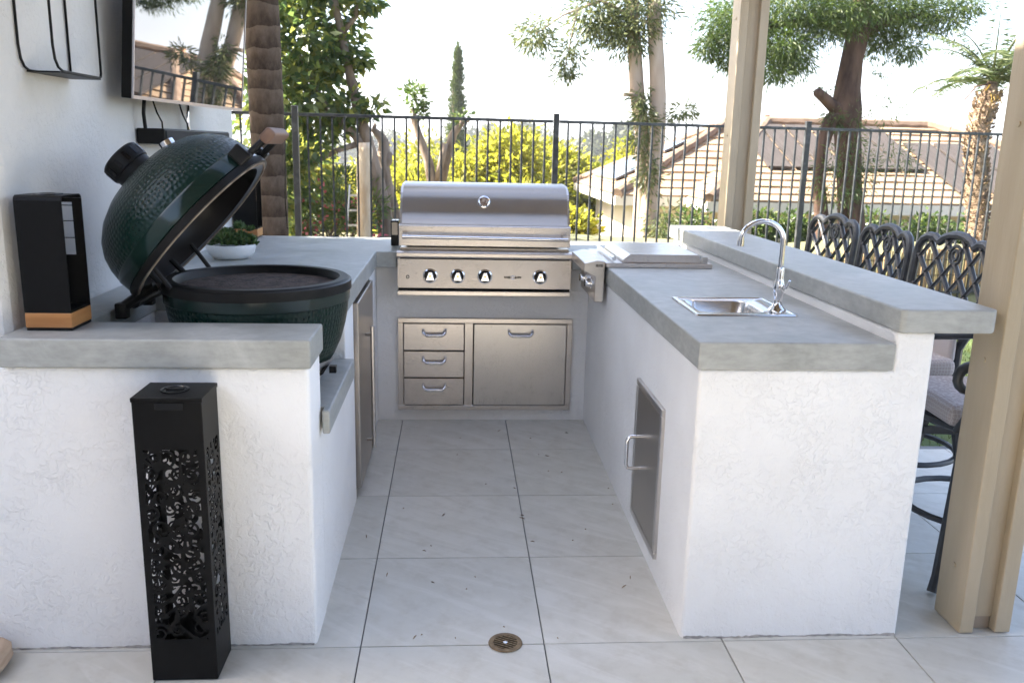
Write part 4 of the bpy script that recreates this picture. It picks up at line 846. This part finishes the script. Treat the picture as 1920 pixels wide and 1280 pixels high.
tree('bare_trunk', 'dark bare trunk with broken stubs leaning behind the fence', 'tree trunk', (-0.73, 11, 0.3), [([(-0.70, 11, 0.1), (-0.76, 11, 0.6), (-0.88, 11, 1.15), (-0.90, 11, 1.35), (-0.885, 11, 1.6), (-0.93, 11, 1.68), (-1.01, 11, 1.76), (-0.99, 11, 1.83)], [.11, .10, .085, .08, .07, .06, .04, .02]), ([(-0.89, 11, 1.3), (-0.83, 10.98, 1.38), (-0.81, 10.98, 1.5)], [.05, .05, .03])], None, None, B_GREY, 0, 0)
tree('forked_tree', 'pruned forked tree with one small leafy tuft above the grill', 'tree', (-0.29, 13, -1.4),
     [([(-0.29, 13, -1.9), (-0.3, 13, 0.3), (-0.29, 13, 0.95)], [.16, .14, .12]), ([(-0.30, 13, 0.8), (-0.40, 13, 1.35), (-0.53, 13, 1.70), (-0.61, 13, 1.95), (-0.62, 13, 2.1)], [.085, .07, .055, .05, .035]), ([(-0.28, 13, 0.8), (-0.14, 13, 1.4), (-0.04, 13, 1.75), (0.09, 13, 1.92), (0.2, 13, 1.95)], [.085, .075, .06, .045, .02]), ([(-0.29, 13, 1.0), (-0.2, 12.9, 1.4), (-0.16, 12.9, 1.62)], [.05, .05, .055])],
     [(-0.60, 13, 2.28, .13, .13, .2, 260), (-0.55, 13, 2.02, .2, .15, .08, 110), (0.12, 13, 1.98, .12, .1, .08, 50)], L_HEDGE, B_GREY, 0.09, 0.04, twig=14, sig=0.4)
tree('cypress', 'tall narrow dark green cypress standing beyond the grill hood', 'tree', (-0.1, 40, -5), [([(-0.1, 40, -5.5), (-0.12, 40, 0), (-0.14, 40, 5.0)], [.2, .12, .02])],
     [(-0.11+0.02*k, 40, -4+k*1.02, .42-.3*max(0, (k-5)/4)**1.3, .42-.3*max(0, (k-5)/4)**1.3, .75, 1500) for k in range(10)], L_CYP, B_GREY, 0.2, 0.05, droop=-1.6, twig=20, sig=0.25)
yspec = [(-6.0, 30, 2.0, 1.9), (-2.9, 19, 1.7, 1.45), (-1.5, 22, 1.9, 1.6), (0.2, 26, 1.6, 1.9), (1.2, 21, 1.95, 1.35), (2.3, 23, 1.7, 1.5), (3.3, 24, 1.15, 1.6), (5.0, 29, 2.1, 2.4), (4.6, 38, 1.6, 2.6), (-1.4, 16.5, 0.7, 1.1), (1.0, 32, 0.8, 2.2), (0.75, 16, 0.75, 0.9), (1.95, 17.5, 0.85, 1.0), (-0.5, 17.5, 0.9, 1.0)]
spots = ['behind the leafy tree', 'left of the bare trunk', 'behind the bare trunk', 'behind the forked tree', 'right of the cypress above the hood', 'behind the middle fence post', 'left of the neighbour roof', 'over the neighbour roof behind the twin trunks', 'far behind the neighbour roof', 'low behind the pale cut trunk', 'farther down the slope behind the grill', 'low behind the left half of the grill hood', 'low behind the right half of the grill hood', 'low between the bare trunk and the forked tree']
for (x, y, zt, r), where in zip(yspec, spots):
    cl = []; zc = zt-r*0.9
    for k in range(11):
        a = rng.uniform(0, 6.28); q = rng.uniform(0.2, 0.85)*r; dz = rng.uniform(-1.3, 0.55)*r; rr = rng.uniform(.32, .55)*r; cl.append((x+q*math.cos(a), y+q*math.sin(a)*0.8, zc+dz, rr, rr, rr*0.9, 1900))
    gz = -2.3 if y < 22 else float(np.interp(y, [22, 40], [-2.3, -5]))
    tree('yellow_green_tree', 'sunlit yellow-green tree '+where, 'tree', (x, y, gz), [([(x, y, gz-0.2), (x+.1, y, zc-r), (x, y, zc+0.3*r)], [.16, .13, .05])]+[([(x, y, zc-r*.8), ((x+c[0])/2, (y+c[1])/2, (zc-r*.4+c[2])/2), c[:3]], [.07, .05, .02]) for c in cl[:6]],
         cl, L_YEL, B_GREY, 0.17*max(1, y/24), 0.085*max(1, y/24), twig=26, sig=0.3, group='sunlit trees on the slope')
tree('added_shade_tree', 'unseen leafy tree added past the left end of the wall to shade the palm', 'tree', (-4.2, 6.9, -0.1), [([(-4.2, 6.9, -0.1), (-4.15, 6.9, 2.0), (-4.0, 6.8, 3.4)], [.14, .12, .06])],
     [(-4.2+rng.uniform(-1, 1), 6.75+rng.uniform(-.5, .5), 3.6+rng.uniform(-1.3, 1.3), .6, .5, .55, 420) for k in range(14)], L_GLOSS, B_GREY, 0.15, 0.075, twig=22, sig=0.3)  # unseen tree, added to keep the sun off the tall palm trunk
# twin-trunk gum tree
cl = [(1.02, 12, 3.02, .25, .25, .22, 420), (1.5, 12, 2.78, .17, .2, .22, 260), (1.42, 12, 2.55, .1, .1, .12, 70), (1.75, 12, 3.35, .3, .3, .3, 500), (2.05, 12.1, 3.2, .32, .3, .28, 600), (2.3, 12, 3.05, .3, .3, .28, 500), (2.45, 11.9, 3.4, .4, .3, .3, 600), (2.55, 11.9, 1.9, .16, .14, .35, 320), (2.62, 11.9, 1.3, .14, .12, .4, 300), (2.5, 11.9, 2.3, .12, .1, .2, 140), (3.1, 12, 2.07, .22, .2, .14, 170), (2.85, 11.8, 0.6, .25, .2, .3, 260), (2.2, 12, 3.8, .8, .5, .4, 900)]
tree('gum_tree', 'twin-trunk tree with pale smooth bark in front of the neighbour house', 'tree', (2.65, 12, 0),
     [([(2.68, 12, -0.9), (2.68, 12, 0.35), (2.72, 12, 1.1), (2.76, 12, 1.81), (2.74, 12, 2.3), (2.70, 12, 2.72), (2.63, 12, 3.3), (2.6, 12, 4.2)], [.145, .125, .12, .115, .11, .105, .1, .08]),
      ([(2.60, 12.1, -0.9), (2.60, 12.1, 0.35), (2.60, 12.1, 1.4), (2.55, 12.1, 1.95), (2.47, 12.1, 2.35), (2.42, 12.1, 2.8), (2.36, 12.1, 3.2), (2.33, 12.1, 4.0)], [.11, .10, .10, .105, .105, .10, .095, .07]),
      ([(2.36, 12.05, 3.3), (1.9, 12, 3.5), (1.4, 12, 3.3), (1.05, 12, 3.05)], [.04, .025, .015, .008]), ([(1.6, 12, 3.4), (1.52, 12, 3.0), (1.45, 12, 2.6)], [.015, .01, .006]), ([(2.5, 12.05, 2.28), (2.35, 12, 2.32), (2.26, 12, 2.31)], [.04, .03, .025])],
     [(*c_[:6], int(c_[6]*1.5)) for c_ in cl], L_GUM, B_GUM, 0.115, 0.022, droop=0.9, twig=16, sig=0.33)
# feathery pine
cl = []
for (x, z, r, n) in ((3.75, 3.2, .36, 2600), (3.5, 2.95, .2, 800), (3.95, 2.82, .26, 1400), (3.95, 3.45, .4, 2000), (4.3, 3.2, .4, 2500), (4.55, 2.95, .34, 2200), (4.85, 2.85, .28, 1500), (4.6, 3.45, .4, 2500), (5.0, 3.3, .35, 2200), (4.35, 2.62, .2, 700), (5.3, 3.45, .35, 2000), (5.75, 3.4, .34, 2200), (6.05, 3.15, .3, 1700), (6.0, 3.5, .4, 2000), (6.45, 3.5, .4, 2200), (6.75, 3.4, .3, 1200), (6.25, 2.95, .2, 700), (5.5, 4.0, .7, 2500), (4.5, 4.0, .7, 2500), (6.5, 4.0, .6, 1800), (7.0, 3.65, .3, 900)):
    cl.append((x, 12.4+rng.uniform(-.3, .3), z+0.05, r, r, r*0.8, n))
cl += [(5.35, 12.3, 2.1, .14, .12, .2, 260), (5.6, 12.25, 1.9, .2, .15, .35, 420), (5.45, 12.2, 1.25, .3, .2, .4, 700), (5.85, 12.2, 1.3, .25, .15, .4, 420), (6.05, 12.2, 2.2, .2, .15, .35, 160), (6.3, 12.2, 1.55, .3, .15, .25, 200), (5.15, 12.3, 2.45, .12, .1, .2, 90), (5.95, 12.2, 2.72, .2, .1, .08, 60)]
tree('feathery_pine', 'large tree with thick dark trunk and feathery hanging foliage behind the stools', 'tree', (5.7, 12.4, 0),
     [([(5.95, 12.4, -1.0), (5.83, 12.4, 0.5), (5.72, 12.4, 1.2), (5.62, 12.4, 1.85), (5.56, 12.4, 2.2), (5.55, 12.4, 2.5), (5.57, 12.4, 2.9), (5.63, 12.4, 3.3), (5.65, 12.4, 4.1)], [.22, .195, .175, .185, .215, .175, .155, .16, .12]),
      ([(5.55, 12.35, 2.1), (5.35, 12.3, 2.22), (5.15, 12.25, 2.36), (5.03, 12.2, 2.43)], [.11, .09, .075, .065]), ([(5.50, 12.4, -0.8), (5.40, 12.4, 0.5), (5.26, 12.35, 1.1), (5.23, 12.35, 1.6), (5.30, 12.3, 2.05), (5.5, 12.35, 2.25)], [.12, .105, .095, .09, .10, .09]),
      ([(5.6, 12.4, 3.2), (5.0, 12.4, 3.4), (4.3, 12.4, 3.3), (3.8, 12.4, 3.1)], [.09, .06, .04, .02]), ([(5.62, 12.4, 3.2), (6.2, 12.4, 3.5), (6.8, 12.4, 3.5)], [.08, .05, .02])],
     cl, L_FERN, B_DARK, 0.10, 0.014, droop=1.0, twig=22, sig=0.34)
# hedges, oleander
def bush(name, label, cat, base, cl, lm, ll, lw, group=None, droop=0.0):
    o = thing(name, label, cat, base, group); m = MB()
    for k in range(7): c = cl[k % len(cl)]; m.tube([(base[0]+rng.uniform(-.2, .2), base[1], base[2]), (c[0], c[1], c[2])], [.02, .008], 5)
    m.build('stem', B_GREY, o); C, D = cloud(cl, 16, 0.35, 0.45); D = D+0.5*rng.normal(size=D.shape); D[:, 2] -= droop; leafmesh('foliage', C, D, ll, lw, lm, o); return o
bush('ivy_hedge', 'green leafy bush against the house below the far post', 'bush', (3.9, 13.2, -1.6), [(3.4+.25*k, 13.2, 0.32+.12*math.sin(k*2), .24, .2, .3, 330) for k in range(6)]+[(3.5+.4*k, 13.2, -0.4, .35, .25, .5, 250) for k in range(4)], L_HEDGE, 0.085, 0.045)
bush('ivy_hedge', 'green leafy bush just right of the faucet beyond the fence', 'bush', (4.9, 13.1, -1.6), [(4.55+.2*k, 13.1, 0.42+.1*math.sin(k*3), .2, .2, .26, 300) for k in range(5)]+[(4.6+.3*k, 13.1, -0.3, .3, .25, .45, 240) for k in range(3)], L_HEDGE, 0.085, 0.045)
bush('ivy_hedge', 'wide pale green hedge beyond the fence behind the stools', 'hedge', (7.1, 12.9, -1.6), [(6.2+.24*k, 12.9, 0.33+.13*math.sin(k*1.7), .25, .2, .3, 420) for k in range(9)]+[(6.3+.4*k, 12.9, -0.35, .35, .25, .45, 260) for k in range(6)], L_HEDGE, 0.085, 0.045)
ol = bush('oleander', 'pink-flowering oleander bush behind the fence below the leafy tree', 'bush', (-1.5, 10.4, 0.35), [(-1.85+.14*k, 10.4+.1*math.sin(k), 0.70+.13*math.sin(k*2.1)+0.03*k, .2, .2, .26, 260) for k in range(7)]+[(-1.35, 10.4, 1.15, .16, .15, .2, 150)], L_OLE, 0.11, 0.022, droop=-0.5)
C, D = cloud([(-1.75+.16*k, 10.28, 0.72+.14*math.sin(k*1.9), .16, .1, .3, 22) for k in range(6)], 5, 0.2); leafmesh('blossoms', C, D, 0.05, 0.045, L_PINK, ol)
ldr = thing('ladder', 'aluminium ladder leaning beside the pale cut trunk', 'ladder', (-1.14, 10.15, 0.4))
ALU = pmat('aluminium', (0.62, 0.62, 0.62), rough=0.4, metal=0.9)
for x0, x1 in ((-1.25, -1.22), (-1.09, -1.06)): MB().tube([(x0, 10.0, 0.42), (x1, 10.2, 1.12)], 0.011, 8).build('side_rail', ALU, ldr)
for k in range(4): f = (k+0.5)/4.2; boxobj('rung', ALU, ldr, -1.25+.03*f, -1.09+.03*f, 10.0+.2*f-.012, 10.0+.2*f+.012, 0.42+0.7*f-.012, 0.42+0.7*f+.012)

# palms
def frond(m_, base, az, el, L, sagk, n=26, ll=0.28, lw=0.02, spread=0.75):
    """leaflets along an arching rachis; returns leaf rows"""
    d = np.array([math.cos(az)*math.cos(el), math.sin(az)*math.cos(el), math.sin(el)]); P = []; p = np.array(base, float); v = d.copy(); st = L/n
    for i in range(n+1): P.append(p.copy()); p = p+v*st; v = v+np.array([0, 0, -sagk*st]); v /= np.linalg.norm(v)
    m_.tube(P, [0.016*(1-0.85*i/n) for i in range(n+1)], 5); C, D, LL = [], [], []; side = np.array([-math.sin(az), math.cos(az), 0])
    for i in range(3, n+1):
        t = P[i]-P[i-1]; t /= np.linalg.norm(t)
        for s in (-1, 1):
            for q in (0, .5): C.append(P[i]-t*st*q); D.append(t*(1-spread)+s*side*spread+np.array([0, 0, -0.22+0.1*rng.normal()])+0.08*rng.normal(size=3)); LL.append(ll*math.sin(math.pi*min(0.97, 0.12+0.85*i/n))**0.6)
    return C, D, LL
L_PALM = leaf_mat('palm_leaflet', [(0.045, 0.07, 0.025), (0.07, 0.10, 0.03), (0.10, 0.12, 0.045)], 0.3, 0.4)
p2 = thing('small_palm', 'small palm with curved shaggy trunk and thin arching fronds on the right', 'palm', (6.05, 9.75, 0.4))
m = MB(); tp_ = [(6.14, 9.75, 0.3), (6.13, 9.75, 0.6), (6.07, 9.75, 1.0), (6.01, 9.75, 1.3), (5.955, 9.75, 1.62), (5.95, 9.75, 1.85), (5.98, 9.75, 2.1), (6.02, 9.75, 2.3), (6.04, 9.75, 2.42)]
m.tube(tp_, [.12, .115, .12, .125, .12, .115, .105, .085, .05], 14, jit=0.06); m.build('trunk', bark_mat('shaggy_palm_bark', (0.09, 0.06, 0.04), (0.33, 0.24, 0.16), 14, 0.03, (1, 1, 1.6)), p2, auto=180)
C_, D_ = [], []
for k in range(900):
    i = rng.uniform(0, len(tp_)-2); a = np.array(tp_[int(i)])+(np.array(tp_[int(i)+1])-np.array(tp_[int(i)]))*(i % 1); th_ = rng.uniform(0, 6.28); rad = 0.11; C_.append(a+rad*np.array([math.cos(th_), math.sin(th_), 0])); D_.append([math.cos(th_)*.6, math.sin(th_)*.6, rng.uniform(.2, 1)])
leafmesh('leaf_base', np.array(C_), np.array(D_), 0.06, 0.03, leaf_mat('palm_boot', [(0.12, 0.08, 0.05), (0.3, 0.22, 0.14), (0.2, 0.14, 0.09)], 0.0, 0.9), p2)
m = MB(); C_, D_, L_ = [], [], []
for k in range(21):
    c, d, l_ = frond(m, (6.03, 9.75, 2.42), k*2.4+rng.uniform(-.2, .2), rng.uniform(0.25, 1.35), rng.uniform(0.75, 1.1), rng.uniform(0.9, 1.7), ll=0.2, lw=0.012); C_ += c; D_ += d; L_ += l_
m.build('frond_rib', leaf_mat('frond_rib_green', [(0.08, 0.10, 0.03), (0.12, 0.13, 0.05)], 0), p2); leafmesh('fronds', np.array(C_), np.array(D_), L_, 0.013, L_PALM, p2)
C_ = np.tile(np.array([[6.03, 9.74, 2.38]]), (26, 1)); D_ = np.stack([rng.normal(0, .3, 26), -np.abs(rng.normal(.2, .2, 26)), rng.uniform(-1, -.2, 26)], 1); leafmesh('yellow_frond', C_+0.02*rng.normal(size=C_.shape), D_, 0.28, 0.016, leaf_mat('yellowed_leaf', [(0.45, 0.30, 0.05), (0.5, 0.36, 0.09)], 0.4), p2)
MB().tube([(6.0, 9.72, 2.4), (5.82, 9.7, 2.36), (5.66, 9.7, 2.15), (5.56, 9.7, 1.8)], [.012, .009, .006, .004], 5).build('dead_stalk', B_DARK, p2)
p1 = thing('tall_palm', 'thick ringed grey palm trunk at the end of the house wall', 'palm', (-1.26, 6.0, 0))
def ring_mat():
    m, n, l, b = newmat('shaded_ringed_palm_bark'); b.inputs['Roughness'].default_value = 0.9; b.inputs['Specular IOR Level'].default_value = 0.2
    v = mapping(n, l); w = n.new('ShaderNodeTexWave'); w.bands_direction = 'Z'; w.wave_profile = 'SAW'; w.inputs['Scale'].default_value = 2.3; w.inputs['Distortion'].default_value = 2.4; w.inputs['Detail'].default_value = 4; w.inputs['Detail Scale'].default_value = 3; l.new(v, w.inputs[0])
    nz = noise(n, l, mapping(n, l, 'Object', (3, 3, 1.6)), 7, 7, 0.7)
    mx = n.new('ShaderNodeMath'); mx.operation = 'MULTIPLY_ADD'; mx.inputs[1].default_value = 0.5; l.new(w.outputs[1], mx.inputs[0]); l.new(nz, mx.inputs[2])
    l.new(ramp(n, l, mx.outputs[0], [(0.4, (0.032, 0.021, 0.015)), (0.65, (0.075, 0.052, 0.038)), (1.0, (0.14, 0.105, 0.08))]), b.inputs['Base Color']); add_bump(n, l, b, mx.outputs[0], 0.8, 0.012); return m  # real ring bands; all tones darkened for the shade on this trunk
m = MB(); zz = np.arange(0, 5.2, 0.045); m.tube([(-1.262+0.01*math.sin(z*1.3), 6.0, z) for z in zz], [0.112+0.004*((z % 0.13)/0.13)-0.002 for z in zz], 24); m.build('trunk', ring_mat(), p1, auto=180)
m = MB(); C_, D_, L_ = [], [], []
for k in range(20):
    c, d, l_ = frond(m, (-1.26, 6.0, 5.2), k*2.4, rng.uniform(0.3, 1.3), rng.uniform(1.9, 2.4), rng.uniform(0.4, 0.7), ll=0.5); C_ += c; D_ += d; L_ += l_
m.build('frond_rib', bpy.data.materials['frond_rib_green'], p1); leafmesh('crown', np.array(C_), np.array(D_), L_, 0.03, L_PALM, p1)
tag(MB().tube([(-1.135, 5.95, 1.02), (-1.14, 5.93, 1.2), (-1.13, 5.94, 1.55), (-1.125, 5.95, 1.75)], 0.004, 6).build('power_cord', GLOSSK), 'thin black cord running up the ringed palm trunk', 'cord')

# ------------------------------------------------------------------ far slope: trees and houses
for k, (x, y, zt, r) in enumerate(((26, 150, 3.5, 6.5), (33, 160, 6.0, 3.5), (40, 165, 2.5, 7), (48, 160, 2.0, 6), (55, 170, 1.5, 6), (8, 210, 5, 6), (18, 230, 7, 3), (-2, 230, 3, 7), (26, 260, 5, 8), (-20, 240, 4, 8), (66, 200, 3, 8), (-34, 220, 3, 8))):
    cl = [(x+rng.uniform(-.6, .6)*r, y+rng.uniform(-.4, .4)*r, zt-r*rng.uniform(.25, 1.1), r*.45, r*.45, r*.4, 500) for q in range(9)]; gz = float(np.interp(y, [90, 250], [-14, -30]))
    tree('distant_tree', 'hazy grey-green tree far across the valley, '+('just right of the middle fence post', 'tall and thin beside the middle fence post', 'rounded, halfway to the twin trunks', 'low, left of the twin trunks', 'low, behind the twin trunks', 'above the grill hood', 'thin spire above the grill hood', 'right of the cypress', 'low, left of the middle fence post', 'left of the cypress', 'behind the neighbour roof', 'behind the bare trunk')[k], 'tree', (x, y, gz),
         [([(x, y, gz-1), (x, y, zt-r)], [.5, .25])], cl, L_FAR, B_GREY, 1.1, 0.7, twig=18, sig=0.3, group='trees across the valley')
HW = pmat('far_wall', (0.6, 0.55, 0.48), rough=0.9); HR = pmat('far_red_roof', (0.34, 0.15, 0.09), (0.42, 0.22, 0.14), 0.5, 0.9); HG = pmat('far_window', (0.06, 0.07, 0.08), rough=0.2)
for k, (x, y, w, d) in enumerate(((8, 420, 14, 10), (26, 440, 13, 10), (-14, 430, 15, 10), (46, 460, 14, 9), (-44, 470, 15, 11), (70, 450, 14, 10), (100, 480, 15, 10))):
    z = -13+0.02*(y-420)+(k % 3)*4
    h = thing('distant_house', 'pale house with red roof far across the valley, '+('right of the cypress', 'above the grill hood gauge', 'left of the cypress', 'beside the middle fence post', 'beside the bare trunk', 'behind the twin trunks', 'behind the neighbour roof')[k], 'house', (x, y, z), 'houses across the valley')
    boxobj('wall', HW, h, x-w/2, x+w/2, y, y+d, z-6, z+6); MB().prism([(x-w/2-.6, z+6.01), (x+w/2+.6, z+6.01), (x+w/2-3, z+9), (x-w/2+3, z+9)], y-.6, y+d+.6, axis='y').build('roof', HR, h)
    for q in range(3): boxobj('window', HG, h, x-w/2+1.5+q*4, x-w/2+3.3+q*4, y-.1, y-.02, z+2.5, z+4.2)

# ------------------------------------------------------------------ air
hz = MB().box(-1790, 1790, -58, 2590, -75, 68).build('haze', None); tag(hz, kind='stuff')
hmx = bpy.data.materials.new('thin_haze'); hmx.use_nodes = True; hn_ = hmx.node_tree.nodes; hn_.clear()
ho_ = hn_.new('ShaderNodeOutputMaterial'); pv = hn_.new('ShaderNodeVolumePrincipled'); pv.inputs['Color'].default_value = (0.9, 0.94, 1, 1); pv.inputs['Density'].default_value = 0.0007; pv.inputs['Anisotropy'].default_value = 0.2
hmx.node_tree.links.new(pv.outputs[0], ho_.inputs['Volume']); hz.data.materials.append(hmx)
